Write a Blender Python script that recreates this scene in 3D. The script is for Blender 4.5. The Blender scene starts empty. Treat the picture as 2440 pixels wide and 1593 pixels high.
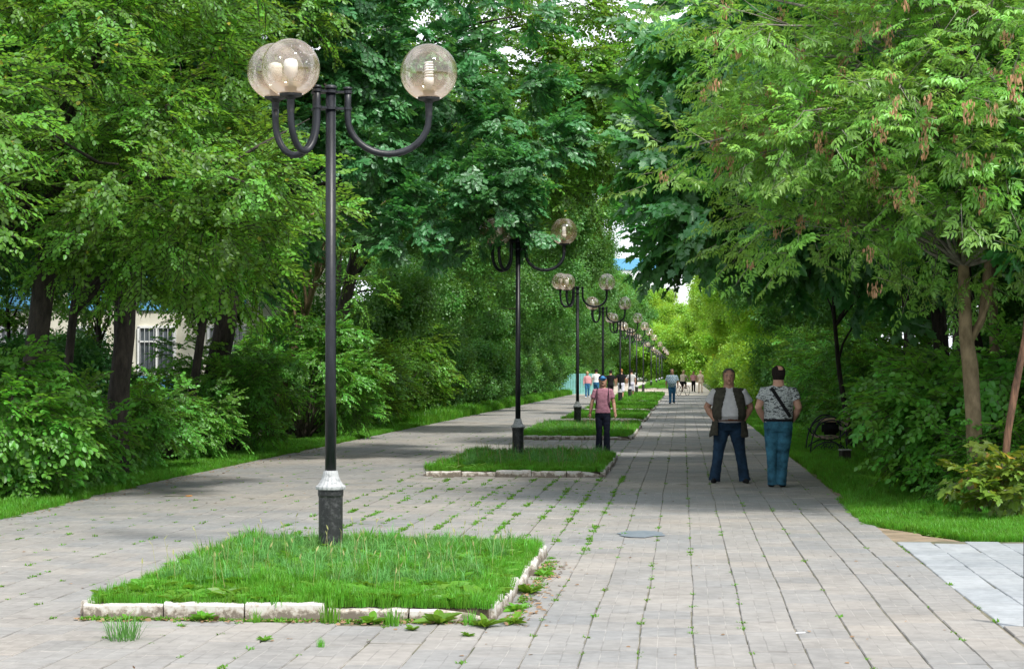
import bpy, bmesh, math, random
from mathutils import Vector, Matrix, Euler, noise
PI = math.pi
scene = bpy.context.scene
C = scene.collection
RAD = math.radians

# ---------------------------------------------------------------- camera, sky, sun, exposure
cam_d = bpy.data.cameras.new('camera'); cam = bpy.data.objects.new('camera', cam_d); C.objects.link(cam)
cam.location = (0, 0, 1.68); cam.rotation_euler = (PI/2, 0, RAD(5.042))
cam_d.sensor_width = 36; cam_d.lens = 68.07; cam_d.shift_y = 0.0357
cam_d.clip_start = 0.1; cam_d.clip_end = 2000
scene.camera = cam

SUN_DIR = Vector((0.40, -0.50, 0.77)).normalized()          # towards the sun
sun_el = math.asin(SUN_DIR.z); sun_az = math.atan2(SUN_DIR.x, SUN_DIR.y)
world = bpy.data.worlds.new('World'); scene.world = world; world.use_nodes = True
wt = world.node_tree; wt.nodes.clear()
wo = wt.nodes.new('ShaderNodeOutputWorld'); wb = wt.nodes.new('ShaderNodeBackground')
sky = wt.nodes.new('ShaderNodeTexSky'); sky.sky_type = 'NISHITA'; sky.sun_disc = False
sky.sun_elevation = sun_el; sky.sun_rotation = sun_az
wtc = wt.nodes.new('ShaderNodeTexCoord'); wn = wt.nodes.new('ShaderNodeTexNoise'); wr = wt.nodes.new('ShaderNodeValToRGB')
wmp = wt.nodes.new('ShaderNodeMapping'); wmp.inputs['Scale'].default_value = (1, 1, 2.6)
wn.inputs['Scale'].default_value = 3.0; wn.inputs['Detail'].default_value = 7; wn.inputs['Roughness'].default_value = 0.6
wr.color_ramp.elements[0].position = 0.30; wr.color_ramp.elements[1].position = 0.52
wmix = wt.nodes.new('ShaderNodeMixRGB'); wmix.inputs['Color2'].default_value = (10.5, 11.0, 11.8, 1)
wt.links.new(wtc.outputs['Generated'], wmp.inputs['Vector']); wt.links.new(wmp.outputs[0], wn.inputs['Vector'])
wt.links.new(wn.outputs['Fac'], wr.inputs['Fac']); wt.links.new(wr.outputs['Color'], wmix.inputs['Fac'])
wt.links.new(sky.outputs[0], wmix.inputs['Color1']); wt.links.new(wmix.outputs[0], wb.inputs['Color'])
wb.inputs['Strength'].default_value = 0.125
wt.links.new(wb.outputs[0], wo.inputs['Surface'])
sd = bpy.data.lights.new('sun', 'SUN'); sun = bpy.data.objects.new('sun', sd); C.objects.link(sun)
sd.energy = 4.6; sd.angle = RAD(6); sd.color = (1.0, 0.95, 0.86)
sun.rotation_euler = SUN_DIR.to_track_quat('Z', 'Y').to_euler()
vs = scene.view_settings; vs.view_transform = 'Standard'; vs.look = 'None'; vs.gamma = 1; vs.exposure = 0.33
vs.use_curve_mapping = False

# ---------------------------------------------------------------- material helpers
def new_mat(name):
    m = bpy.data.materials.new(name); m.use_nodes = True
    nt = m.node_tree; nt.nodes.clear()
    out = nt.nodes.new('ShaderNodeOutputMaterial')
    return m, nt, out
def N(nt, t, **kw):
    n = nt.nodes.new(t)
    for k, v in kw.items():
        if k in n.inputs: n.inputs[k].default_value = v
        else: setattr(n, k, v)
    return n
def rgba(c): return (c[0], c[1], c[2], 1)
def mat_noise(name, c1, c2, scale=8, rough=0.7, bump=0.2, bscale=None, metallic=0, stretch=(1,1,1), lo=0.35, hi=0.65, spec=0.4, coord='Object', bdist=0.01):
    m, nt, out = new_mat(name)
    p = N(nt, 'ShaderNodeBsdfPrincipled'); nt.links.new(p.outputs[0], out.inputs[0])
    tc = N(nt, 'ShaderNodeTexCoord'); mp = N(nt, 'ShaderNodeMapping'); mp.inputs['Scale'].default_value = stretch
    nt.links.new(tc.outputs[coord], mp.inputs[0])
    no = N(nt, 'ShaderNodeTexNoise', Scale=scale, Detail=6.0, Roughness=0.6); nt.links.new(mp.outputs[0], no.inputs['Vector'])
    cr = N(nt, 'ShaderNodeValToRGB'); e = cr.color_ramp.elements
    e[0].position = lo; e[0].color = rgba(c1); e[1].position = hi; e[1].color = rgba(c2)
    nt.links.new(no.outputs['Fac'], cr.inputs[0]); nt.links.new(cr.outputs[0], p.inputs['Base Color'])
    p.inputs['Roughness'].default_value = rough; p.inputs['Metallic'].default_value = metallic
    p.inputs['Specular IOR Level'].default_value = spec
    if bump:
        n2 = N(nt, 'ShaderNodeTexNoise', Scale=bscale or scale*3, Detail=4.0); nt.links.new(mp.outputs[0], n2.inputs['Vector'])
        b = N(nt, 'ShaderNodeBump', Strength=bump, Distance=bdist); nt.links.new(n2.outputs['Fac'], b.inputs['Height'])
        nt.links.new(b.outputs[0], p.inputs['Normal'])
    return m
def mat_leaf(name, c, tc_, var=0.35, transl=0.34, rough=0.42, gloss=0.10, yellow=(0.30, 0.26, 0.03), yamt=0.0):
    """two sided leaf: diffuse + translucent + a soft sheen, a tint per leaf (attribute) and per spray (random)"""
    m, nt, out = new_mat(name)
    at = N(nt, 'ShaderNodeAttribute', attribute_name='tint'); oi = N(nt, 'ShaderNodeObjectInfo')
    hsv = N(nt, 'ShaderNodeHueSaturation'); hsv.inputs['Color'].default_value = rgba(c)
    hsv2 = N(nt, 'ShaderNodeHueSaturation'); hsv2.inputs['Color'].default_value = rgba(tc_)
    add = N(nt, 'ShaderNodeMath', operation='ADD'); nt.links.new(at.outputs['Fac'], add.inputs[0]); nt.links.new(oi.outputs['Random'], add.inputs[1])
    mr = N(nt, 'ShaderNodeMapRange'); mr.inputs['From Max'].default_value = 2.0
    mr.inputs['To Min'].default_value = 1-var; mr.inputs['To Max'].default_value = 1+var*1.3
    nt.links.new(add.outputs[0], mr.inputs['Value'])
    mh = N(nt, 'ShaderNodeMapRange'); mh.inputs['To Min'].default_value = 0.485; mh.inputs['To Max'].default_value = 0.515
    nt.links.new(oi.outputs['Random'], mh.inputs['Value'])
    for h in (hsv, hsv2):
        nt.links.new(mr.outputs[0], h.inputs['Value']); nt.links.new(mh.outputs[0], h.inputs['Hue'])
    col = hsv.outputs[0]; col2 = hsv2.outputs[0]
    if yamt > 0:
        gt = N(nt, 'ShaderNodeMath', operation='GREATER_THAN'); gt.inputs[1].default_value = 1-yamt
        nt.links.new(at.outputs['Fac'], gt.inputs[0])
        mx = N(nt, 'ShaderNodeMixRGB'); mx.inputs[2].default_value = rgba(yellow)
        nt.links.new(gt.outputs[0], mx.inputs[0]); nt.links.new(col, mx.inputs[1]); col = mx.outputs[0]
    d = N(nt, 'ShaderNodeBsdfDiffuse'); t = N(nt, 'ShaderNodeBsdfTranslucent'); g = N(nt, 'ShaderNodeBsdfGlossy', Roughness=rough)
    g.inputs['Color'].default_value = (0.7, 0.85, 0.8, 1)
    nt.links.new(col, d.inputs[0]); nt.links.new(col2, t.inputs[0])
    m1 = N(nt, 'ShaderNodeMixShader'); m1.inputs[0].default_value = transl
    nt.links.new(d.outputs[0], m1.inputs[1]); nt.links.new(t.outputs[0], m1.inputs[2])
    m2 = N(nt, 'ShaderNodeMixShader'); m2.inputs[0].default_value = gloss*0.35
    nt.links.new(m1.outputs[0], m2.inputs[1]); nt.links.new(g.outputs[0], m2.inputs[2]); nt.links.new(m2.outputs[0], out.inputs[0])
    return m

M = {}
M['leaf_linden'] = mat_leaf('linden leaf', (0.088, 0.205, 0.028), (0.30, 0.56, 0.045), yamt=0.004, var=0.62)
M['leaf_bright'] = mat_leaf('young leaf', (0.105, 0.255, 0.030), (0.32, 0.60, 0.05), var=0.45)
M['leaf_oak'] = mat_leaf('oak leaf', (0.052, 0.180, 0.052), (0.14, 0.42, 0.07), gloss=0.18, var=0.45)
M['leaf_maple'] = mat_leaf('maple leaf', (0.046, 0.160, 0.040), (0.16, 0.44, 0.05), gloss=0.18, var=0.45)
M['leaf_ash'] = mat_leaf('box elder leaf', (0.160, 0.330, 0.055), (0.42, 0.68, 0.08), gloss=0.13, var=0.5)
M['leaf_shrub'] = mat_leaf('shrub leaf', (0.090, 0.250, 0.034), (0.28, 0.60, 0.045), var=0.45)
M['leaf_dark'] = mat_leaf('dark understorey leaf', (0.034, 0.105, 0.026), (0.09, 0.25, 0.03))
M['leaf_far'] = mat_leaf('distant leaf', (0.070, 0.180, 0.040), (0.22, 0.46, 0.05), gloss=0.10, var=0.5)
M['leaf_farlight'] = mat_leaf('distant leaf with painted sunlight', (0.175, 0.340, 0.035), (0.55, 0.80, 0.05))  # sunlight on the far trees is put into this brighter leaf colour
M['leaf_sapling'] = mat_leaf('sapling leaf', (0.13, 0.21, 0.03), (0.34, 0.42, 0.04), yamt=0.02, yellow=(0.42, 0.24, 0.05))
M['grass'] = mat_leaf('grass blade', (0.085, 0.235, 0.022), (0.20, 0.50, 0.03), transl=0.35, gloss=0.06, var=0.5)
M['grass_dark'] = mat_leaf('bluish grass blade', (0.10, 0.25, 0.060), (0.20, 0.44, 0.09), transl=0.25, gloss=0.08)
M['weed'] = mat_leaf('broad weed leaf', (0.095, 0.235, 0.020), (0.22, 0.42, 0.03), transl=0.3, gloss=0.08)
M['seed'] = mat_leaf('dry seed wings', (0.42, 0.25, 0.14), (0.55, 0.30, 0.15), transl=0.3, gloss=0.04)
M['stalk'] = mat_leaf('dry seed stalk', (0.28, 0.27, 0.12), (0.4, 0.38, 0.16), transl=0.3, gloss=0.03)
M['flower'] = mat_leaf('white blossom', (0.62, 0.66, 0.52), (0.6, 0.6, 0.5), transl=0.3, gloss=0.02)
M['litter'] = mat_leaf('dry leaf litter', (0.26, 0.17, 0.10), (0.3, 0.2, 0.1), var=0.5, transl=0.1, gloss=0.03)
M['bark'] = mat_noise('bark', (0.045, 0.036, 0.028), (0.12, 0.10, 0.08), 14, 0.9, 0.9, 30, stretch=(1, 1, 0.25), bdist=0.03)
M['bark_dark'] = mat_noise('dark bark', (0.018, 0.015, 0.012), (0.055, 0.045, 0.036), 14, 0.9, 0.9, 30, stretch=(1, 1, 0.3), bdist=0.03)
M['bark_tan'] = mat_noise('smooth tan bark', (0.13, 0.095, 0.052), (0.27, 0.20, 0.12), 10, 0.85, 0.5, 40, stretch=(1, 1, 0.5), bdist=0.01)
M['bark_red'] = mat_noise('peeling reddish bark', (0.06, 0.035, 0.025), (0.30, 0.16, 0.10), 9, 0.85, 0.9, 24, stretch=(2, 2, 0.3), bdist=0.02)
M['twig'] = mat_noise('grey twig', (0.14, 0.12, 0.10), (0.28, 0.26, 0.23), 12, 0.8, 0)
M['soil'] = mat_noise('soil', (0.030, 0.024, 0.016), (0.085, 0.066, 0.042), 5, 1.0, 0.5, 30)
M['concrete'] = mat_noise('concrete', (0.26, 0.25, 0.23), (0.42, 0.41, 0.38), 9, 0.9, 0.4, 60)
M['black_metal'] = mat_noise('black painted metal', (0.004, 0.005, 0.008), (0.016, 0.018, 0.024), 12, 0.42, 0.3, 60, stretch=(1, 1, 0.3), spec=0.42, bdist=0.004)
M['worn_black'] = mat_noise('worn black cast iron', (0.010, 0.011, 0.012), (0.075, 0.078, 0.080), 26, 0.5, 0.5, 50, lo=0.5, hi=0.78, spec=0.5, bdist=0.006)
M['white_metal'] = mat_noise('chipped white paint', (0.18, 0.19, 0.20), (0.35, 0.36, 0.37), 30, 0.5, 0.3, 60, lo=0.3, hi=0.5)
M['plastic_black'] = mat_noise('black plastic', (0.012, 0.012, 0.014), (0.03, 0.03, 0.034), 20, 0.5, 0)
M['bulb'] = mat_noise('white bulb', (0.78, 0.77, 0.75), (0.86, 0.85, 0.83), 5, 0.35, 0)
M['skin'] = mat_noise('skin', (0.40, 0.22, 0.155), (0.50, 0.29, 0.21), 20, 0.55, 0.1)
M['skin_tan'] = mat_noise('tanned skin', (0.32, 0.165, 0.11), (0.42, 0.23, 0.16), 20, 0.55, 0.1)
M['eye'] = mat_noise('dark eye', (0.02, 0.015, 0.012), (0.05, 0.035, 0.03), 20, 0.3, 0)
M['lip'] = mat_noise('lip', (0.22, 0.08, 0.07), (0.26, 0.10, 0.085), 20, 0.5, 0)
def cloth(name, c, v=0.25, sc=14, bump=0.5):
    return mat_noise(name, tuple(x*(1-v) for x in c), tuple(min(1, x*(1+v)) for x in c), sc, 0.9, bump, sc*1.5, spec=0.2, bdist=0.02)
M['hair_grey'] = cloth('greying hair', (0.10, 0.085, 0.075), 0.4, 60)
M['hair_dark'] = cloth('dark hair', (0.016, 0.011, 0.010), 0.4, 60)
M['hair_fair'] = cloth('fair hair', (0.50, 0.36, 0.20), 0.3, 60)
M['hair_red'] = cloth('reddish hair', (0.30, 0.13, 0.05), 0.3, 60)
M['tee_grey'] = cloth('light grey tee', (0.46, 0.45, 0.46), 0.07)
M['vest'] = cloth('olive vest', (0.045, 0.042, 0.032), 0.3)
M['jeans_dark'] = cloth('dark blue jeans', (0.010, 0.026, 0.050), 0.5, 7)
M['jeans_blue'] = cloth('washed blue jeans', (0.030, 0.110, 0.165), 0.6, 5)
M['jeans_mid'] = cloth('mid blue jeans', (0.03, 0.12, 0.24), 0.3, 7)
M['tee_pink'] = cloth('dusty pink tee', (0.36, 0.17, 0.225), 0.12)
M['trousers_navy'] = cloth('navy trousers', (0.008, 0.011, 0.022), 0.3)
M['cap_blue'] = cloth('blue cap', (0.08, 0.28, 0.60), 0.15)
M['black_cloth'] = cloth('black cloth', (0.010, 0.010, 0.012), 0.3)
M['white_cloth'] = cloth('white cloth', (0.72, 0.73, 0.76), 0.06)
M['pale_cloth'] = cloth('pale lilac cloth', (0.55, 0.55, 0.66), 0.08)
M['beige_cloth'] = cloth('beige cloth', (0.60, 0.48, 0.38), 0.1)
M['rose_cloth'] = cloth('rose cloth', (0.58, 0.28, 0.31), 0.12)
M['leather'] = cloth('brown leather', (0.085, 0.035, 0.018), 0.3)
M['tan_cloth'] = cloth('tan cloth', (0.42, 0.29, 0.20), 0.2)
M['wood_slat'] = mat_noise('worn bench wood', (0.16, 0.11, 0.09), (0.30, 0.22, 0.18), 10, 0.7, 0.3, stretch=(1, 0.1, 1))
M['cream_wall'] = mat_noise('cream plaster', (0.50, 0.48, 0.40), (0.62, 0.60, 0.52), 3, 0.9, 0.2)
M['blue_paint'] = mat_noise('sky blue paint', (0.10, 0.32, 0.55), (0.16, 0.42, 0.66), 4, 0.7, 0.1)
M['white_frame'] = mat_noise('white frame paint', (0.66, 0.67, 0.68), (0.78, 0.79, 0.80), 8, 0.6, 0.05)
M['pane'] = mat_noise('dark window glass', (0.05, 0.06, 0.07), (0.10, 0.12, 0.14), 2, 0.08, 0, spec=0.8)
M['yellow'] = mat_noise('yellow sign paint', (0.75, 0.55, 0.02), (0.85, 0.65, 0.03), 8, 0.6, 0)
M['teal_fence'] = mat_noise('teal fence paint', (0.16, 0.42, 0.44), (0.24, 0.52, 0.52), 8, 0.7, 0.1)
M['grey_board'] = mat_noise('grey board', (0.10, 0.12, 0.15), (0.15, 0.17, 0.20), 8, 0.5, 0.05)
M['bone_white'] = mat_noise('pale facade', (0.62, 0.64, 0.66), (0.74, 0.76, 0.78), 1, 0.8, 0)

def mat_camo():
    m, nt, out = new_mat('grey camouflage tee')
    p = N(nt, 'ShaderNodeBsdfPrincipled', Roughness=0.9); nt.links.new(p.outputs[0], out.inputs[0])
    tc = N(nt, 'ShaderNodeTexCoord'); mp = N(nt, 'ShaderNodeMapping'); mp.inputs['Scale'].default_value = (1, 1, 2.6)
    no = N(nt, 'ShaderNodeTexNoise', Scale=16.0, Detail=3.0, Distortion=0.6)
    nt.links.new(tc.outputs['Object'], mp.inputs[0]); nt.links.new(mp.outputs[0], no.inputs['Vector'])
    cr = N(nt, 'ShaderNodeValToRGB'); cr.color_ramp.interpolation = 'CONSTANT'; e = cr.color_ramp.elements
    e[0].position = 0; e[0].color = (0.045, 0.052, 0.055, 1); e[1].position = 0.44; e[1].color = (0.42, 0.45, 0.46, 1)
    e2 = e.new(0.50); e2.color = (0.20, 0.22, 0.22, 1); e3 = e.new(0.55); e3.color = (0.46, 0.49, 0.49, 1); e4 = e.new(0.63); e4.color = (0.06, 0.07, 0.07, 1)
    nt.links.new(no.outputs['Fac'], cr.inputs[0]); nt.links.new(cr.outputs[0], p.inputs['Base Color'])
    return m
M['camo'] = mat_camo()
def mat_plaid():
    m, nt, out = new_mat('blue plaid shirt')
    p = N(nt, 'ShaderNodeBsdfPrincipled', Roughness=0.9); nt.links.new(p.outputs[0], out.inputs[0])
    tc = N(nt, 'ShaderNodeTexCoord'); ck = N(nt, 'ShaderNodeTexChecker', Scale=22.0)
    ck.inputs['Color1'].default_value = (0.16, 0.30, 0.42, 1); ck.inputs['Color2'].default_value = (0.55, 0.60, 0.66, 1)
    nt.links.new(tc.outputs['Object'], ck.inputs[0]); nt.links.new(ck.outputs[0], p.inputs['Base Color'])
    return m
M['plaid'] = mat_plaid()

def mat_globe():
    m, nt, out = new_mat('smoky clear globe')
    tr = N(nt, 'ShaderNodeBsdfTransparent'); tr.inputs[0].default_value = (0.95, 0.935, 0.90, 1)
    gl = N(nt, 'ShaderNodeBsdfGlossy', Roughness=0.03); gl.inputs[0].default_value = (1, 1, 1, 1)
    df = N(nt, 'ShaderNodeBsdfDiffuse'); df.inputs[0].default_value = (0.82, 0.52, 0.32, 1)
    tl = N(nt, 'ShaderNodeBsdfTranslucent'); tl.inputs[0].default_value = (0.85, 0.62, 0.44, 1)
    ad = N(nt, 'ShaderNodeMixShader'); ad.inputs[0].default_value = 0.5
    nt.links.new(df.outputs[0], ad.inputs[1]); nt.links.new(tl.outputs[0], ad.inputs[2])
    tc = N(nt, 'ShaderNodeTexCoord'); sp = N(nt, 'ShaderNodeSeparateXYZ'); nt.links.new(tc.outputs['Object'], sp.inputs[0])
    mr = N(nt, 'ShaderNodeMapRange'); mr.inputs['From Min'].default_value = -0.25; mr.inputs['From Max'].default_value = 0.0
    mr.inputs['To Min'].default_value = 0.60; mr.inputs['To Max'].default_value = 0.075      # dust settled low in the globe
    nt.links.new(sp.outputs['Z'], mr.inputs['Value'])
    m1 = N(nt, 'ShaderNodeMixShader'); nt.links.new(mr.outputs[0], m1.inputs[0])
    nt.links.new(tr.outputs[0], m1.inputs[1]); nt.links.new(ad.outputs[0], m1.inputs[2])
    lw = N(nt, 'ShaderNodeLayerWeight', Blend=0.30); mm = N(nt, 'ShaderNodeMath', operation='MULTIPLY_ADD')
    mm.inputs[1].default_value = 0.5; mm.inputs[2].default_value = 0.075
    nt.links.new(lw.outputs['Fresnel'], mm.inputs[0])
    m2 = N(nt, 'ShaderNodeMixShader'); nt.links.new(mm.outputs[0], m2.inputs[0])
    nt.links.new(m1.outputs[0], m2.inputs[1]); nt.links.new(gl.outputs[0], m2.inputs[2]); nt.links.new(m2.outputs[0], out.inputs[0])
    return m
M['globe'] = mat_globe()

def mat_slab(name, c1, c2, groove):
    """concrete slab with a cast brick pattern (UV) - tone per slab (attribute) and broad drift over the square"""
    m, nt, out = new_mat(name)
    p = N(nt, 'ShaderNodeBsdfPrincipled', Roughness=0.85); nt.links.new(p.outputs[0], out.inputs[0])
    p.inputs['Specular IOR Level'].default_value = 0.3
    geo = N(nt, 'ShaderNodeNewGeometry'); uv = N(nt, 'ShaderNodeUVMap')
    n1 = N(nt, 'ShaderNodeTexNoise', Scale=0.22, Detail=3.0); nt.links.new(geo.outputs['Position'], n1.inputs['Vector'])
    at = N(nt, 'ShaderNodeAttribute', attribute_name='tint')
    ad = N(nt, 'ShaderNodeMath', operation='MULTIPLY_ADD'); ad.inputs[1].default_value = 0.20
    nt.links.new(at.outputs['Fac'], ad.inputs[0]); nt.links.new(n1.outputs['Fac'], ad.inputs[2])
    cr = N(nt, 'ShaderNodeValToRGB'); e = cr.color_ramp.elements
    e[0].position = 0.45; e[0].color = rgba(c1); e[1].position = 0.80; e[1].color = rgba(c2)
    nt.links.new(ad.outputs[0], cr.inputs[0])
    n2 = N(nt, 'ShaderNodeTexNoise', Scale=9.0, Detail=8.0, Roughness=0.7); nt.links.new(geo.outputs['Position'], n2.inputs['Vector'])
    st = N(nt, 'ShaderNodeMapRange'); st.inputs['From Min'].default_value = 0.3; st.inputs['From Max'].default_value = 0.7
    st.inputs['To Min'].default_value = 0.80; st.inputs['To Max'].default_value = 1.14
    n4 = N(nt, 'ShaderNodeTexNoise', Scale=1.1, Detail=7.0, Roughness=0.65, Distortion=0.8); nt.links.new(geo.outputs['Position'], n4.inputs['Vector'])
    av = N(nt, 'ShaderNodeMath', operation='MULTIPLY_ADD'); av.inputs[1].default_value = 0.9; nt.links.new(n4.outputs['Fac'], av.inputs[0])
    sb = N(nt, 'ShaderNodeMath', operation='SUBTRACT'); sb.inputs[1].default_value = 0.45; nt.links.new(n2.outputs['Fac'], sb.inputs[0]); nt.links.new(sb.outputs[0], av.inputs[2])
    nt.links.new(av.outputs[0], st.inputs['Value'])
    mu = N(nt, 'ShaderNodeMixRGB', blend_type='MULTIPLY'); mu.inputs[0].default_value = 1
    nt.links.new(cr.outputs[0], mu.inputs[1]); nt.links.new(st.outputs[0], mu.inputs[2])
    col = mu.outputs[0]
    if groove:
        br = N(nt, 'ShaderNodeTexBrick'); br.offset = 0.5
        br.inputs['Scale'].default_value = 1.0; br.inputs['Brick Width'].default_value = 0.5; br.inputs['Row Height'].default_value = 1/3.0
        br.inputs['Mortar Size'].default_value = 0.012; br.inputs['Mortar Smooth'].default_value = 0.3
        br.inputs['Color1'].default_value = (0, 0, 0, 1); br.inputs['Color2'].default_value = (0, 0, 0, 1); br.inputs['Mortar'].default_value = (1, 1, 1, 1)
        mp = N(nt, 'ShaderNodeMapping'); mp.inputs['Rotation'].default_value = (0, 0, PI/2)
        nt.links.new(uv.outputs[0], mp.inputs[0]); nt.links.new(mp.outputs[0], br.inputs['Vector'])
        n3 = N(nt, 'ShaderNodeTexNoise', Scale=2.6, Detail=2.0); nt.links.new(geo.outputs['Position'], n3.inputs['Vector'])
        gr = N(nt, 'ShaderNodeValToRGB'); e = gr.color_ramp.elements       # sand or dirt caught in the cast joints
        e[0].position = 0.42; e[0].color = (0.10, 0.095, 0.09, 1); e[1].position = 0.60; e[1].color = (0.44, 0.42, 0.39, 1)
        nt.links.new(n3.outputs['Fac'], gr.inputs[0])
        mf = N(nt, 'ShaderNodeMath', operation='MULTIPLY'); mf.inputs[1].default_value = 0.34
        nt.links.new(br.outputs['Color'], mf.inputs[0])
        mx = N(nt, 'ShaderNodeMixRGB'); nt.links.new(mf.outputs[0], mx.inputs[0])
        nt.links.new(col, mx.inputs[1]); nt.links.new(gr.outputs[0], mx.inputs[2]); col = mx.outputs[0]
        iv = N(nt, 'ShaderNodeMath', operation='SUBTRACT'); iv.inputs[0].default_value = 1; nt.links.new(br.outputs['Color'], iv.inputs[1])
        hh = N(nt, 'ShaderNodeMath', operation='MULTIPLY_ADD'); hh.inputs[1].default_value = 0.25
        nt.links.new(n2.outputs['Fac'], hh.inputs[0]); nt.links.new(iv.outputs[0], hh.inputs[2])
        b = N(nt, 'ShaderNodeBump', Strength=0.6, Distance=0.004); nt.links.new(hh.outputs[0], b.inputs['Height'])
    else:
        b = N(nt, 'ShaderNodeBump', Strength=0.3, Distance=0.003); nt.links.new(n2.outputs['Fac'], b.inputs['Height'])
    nt.links.new(b.outputs[0], p.inputs['Normal']); nt.links.new(col, p.inputs['Base Color'])
    return m
M['slab'] = mat_slab('cast paving slab', (0.205, 0.208, 0.210), (0.280, 0.258, 0.234), True)
M['slab_new'] = mat_slab('new pale paving slab', (0.25, 0.27, 0.29), (0.33, 0.345, 0.36), False)
M['joint'] = mat_noise('sandy mossy joint', (0.060, 0.070, 0.035), (0.20, 0.175, 0.135), 2.2, 1.0, 0.3, 40, coord='Object')
M['ground'] = mat_noise('woodland ground', (0.022, 0.030, 0.012), (0.060, 0.085, 0.028), 0.8, 1.0, 0.5, 12, coord='Object')
M['sand_path'] = mat_noise('pale trodden paving', (0.40, 0.35, 0.29), (0.52, 0.46, 0.39), 1.4, 0.95, 0.2, 20, coord='Object')
def mat_kerb():
    m, nt, out = new_mat('kerb with flaking whitewash')
    p = N(nt, 'ShaderNodeBsdfPrincipled', Roughness=0.85); nt.links.new(p.outputs[0], out.inputs[0])
    geo = N(nt, 'ShaderNodeNewGeometry'); sp = N(nt, 'ShaderNodeSeparateXYZ'); nt.links.new(geo.outputs['Position'], sp.inputs[0])
    no = N(nt, 'ShaderNodeTexNoise', Scale=11.0, Detail=8.0, Roughness=0.75); nt.links.new(geo.outputs['Position'], no.inputs['Vector'])
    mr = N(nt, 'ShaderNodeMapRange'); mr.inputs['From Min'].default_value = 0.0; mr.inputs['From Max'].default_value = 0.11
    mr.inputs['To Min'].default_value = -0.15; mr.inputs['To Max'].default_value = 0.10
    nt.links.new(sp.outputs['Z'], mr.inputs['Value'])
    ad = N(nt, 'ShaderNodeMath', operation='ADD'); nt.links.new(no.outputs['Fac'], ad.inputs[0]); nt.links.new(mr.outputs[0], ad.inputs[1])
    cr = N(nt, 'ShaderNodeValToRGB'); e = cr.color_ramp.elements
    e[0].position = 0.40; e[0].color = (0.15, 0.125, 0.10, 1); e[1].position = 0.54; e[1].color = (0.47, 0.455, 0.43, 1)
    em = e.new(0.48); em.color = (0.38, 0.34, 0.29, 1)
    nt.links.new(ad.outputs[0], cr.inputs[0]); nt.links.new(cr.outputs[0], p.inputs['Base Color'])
    b = N(nt, 'ShaderNodeBump', Strength=0.5, Distance=0.006); nt.links.new(no.outputs['Fac'], b.inputs['Height']); nt.links.new(b.outputs[0], p.inputs['Normal'])
    return m
M['kerb'] = mat_kerb()

# ---------------------------------------------------------------- object helpers
def mesh_from(verts, faces, name='mesh', smooth=False):
    me = bpy.data.meshes.new(name); me.from_pydata(verts, [], faces); me.update()
    if smooth: me.shade_smooth()
    return me
def link(name, me, mat, parent=None, loc=(0, 0, 0), rot=(0, 0, 0), kind=None):
    o = bpy.data.objects.new(name, me); C.objects.link(o)
    if mat is not None and me is not None and len(me.materials) == 0: me.materials.append(mat)
    o.location = loc; o.rotation_euler = rot
    if parent: o.parent = parent
    if kind: o['kind'] = kind
    return o
def thing(name, label, cat, loc=(0, 0, 0), rotz=0, group=None):
    o = bpy.data.objects.new(name, None); C.objects.link(o); o.empty_display_size = 0.2
    o.location = loc; o.rotation_euler = (0, 0, rotz); tag(o, label, cat, group); return o
def tag(o, label, cat, group=None, kind=None):
    if label: o['label'] = label
    if cat: o['category'] = cat
    if group: o['group'] = group
    if kind: o['kind'] = kind
    return o
def bm_mesh(bm, name='mesh', smooth=True):
    me = bpy.data.meshes.new(name); bmesh.ops.recalc_face_normals(bm, faces=bm.faces); bm.to_mesh(me); bm.free()
    if smooth: me.shade_smooth()
    return me
def box(bm, c, s, rotz=0, bevel=0):
    r = bmesh.ops.create_cube(bm, size=1.0)
    mt = Matrix.Translation(c) @ Matrix.Rotation(rotz, 4, 'Z') @ Matrix.Diagonal((s[0], s[1], s[2], 1))
    bmesh.ops.transform(bm, matrix=mt, verts=r['verts'])
    if bevel:
        es = list({e for v in r['verts'] for e in v.link_edges})
        bmesh.ops.bevel(bm, geom=es, offset=bevel, segments=2, affect='EDGES')
def tube(bm, pts, rad, seg=8, cap=True, ref=Vector((0, 0, 1))):
    """swept tube; rad is a number, a list, or a list of (rx, ry)"""
    pts = [Vector(p) for p in pts]; n = len(pts); rings = []
    prev = None
    for i, p in enumerate(pts):
        t = (pts[min(i+1, n-1)] - pts[max(i-1, 0)])
        if t.length < 1e-7: t = Vector((0, 0, 1))
        t.normalize()
        if prev is None:
            a = ref.cross(t)
            if a.length < 0.12: a = Vector((1, 0, 0)) - t*t.x
            a.normalize()
        else:
            a = prev - t*prev.dot(t); a.normalize()
        prev = a; b = t.cross(a)
        r = rad[i] if isinstance(rad, (list, tuple)) else rad
        rx, ry = r if isinstance(r, (list, tuple)) else (r, r)
        rings.append([bm.verts.new(p + a*(rx*math.cos(2*PI*k/seg)) + b*(ry*math.sin(2*PI*k/seg))) for k in range(seg)])
    for i in range(n-1):
        for k in range(seg):
            bm.faces.new((rings[i][k], rings[i][(k+1) % seg], rings[i+1][(k+1) % seg], rings[i+1][k]))
    if cap:
        bm.faces.new(rings[0][::-1]); bm.faces.new(rings[-1])
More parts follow.
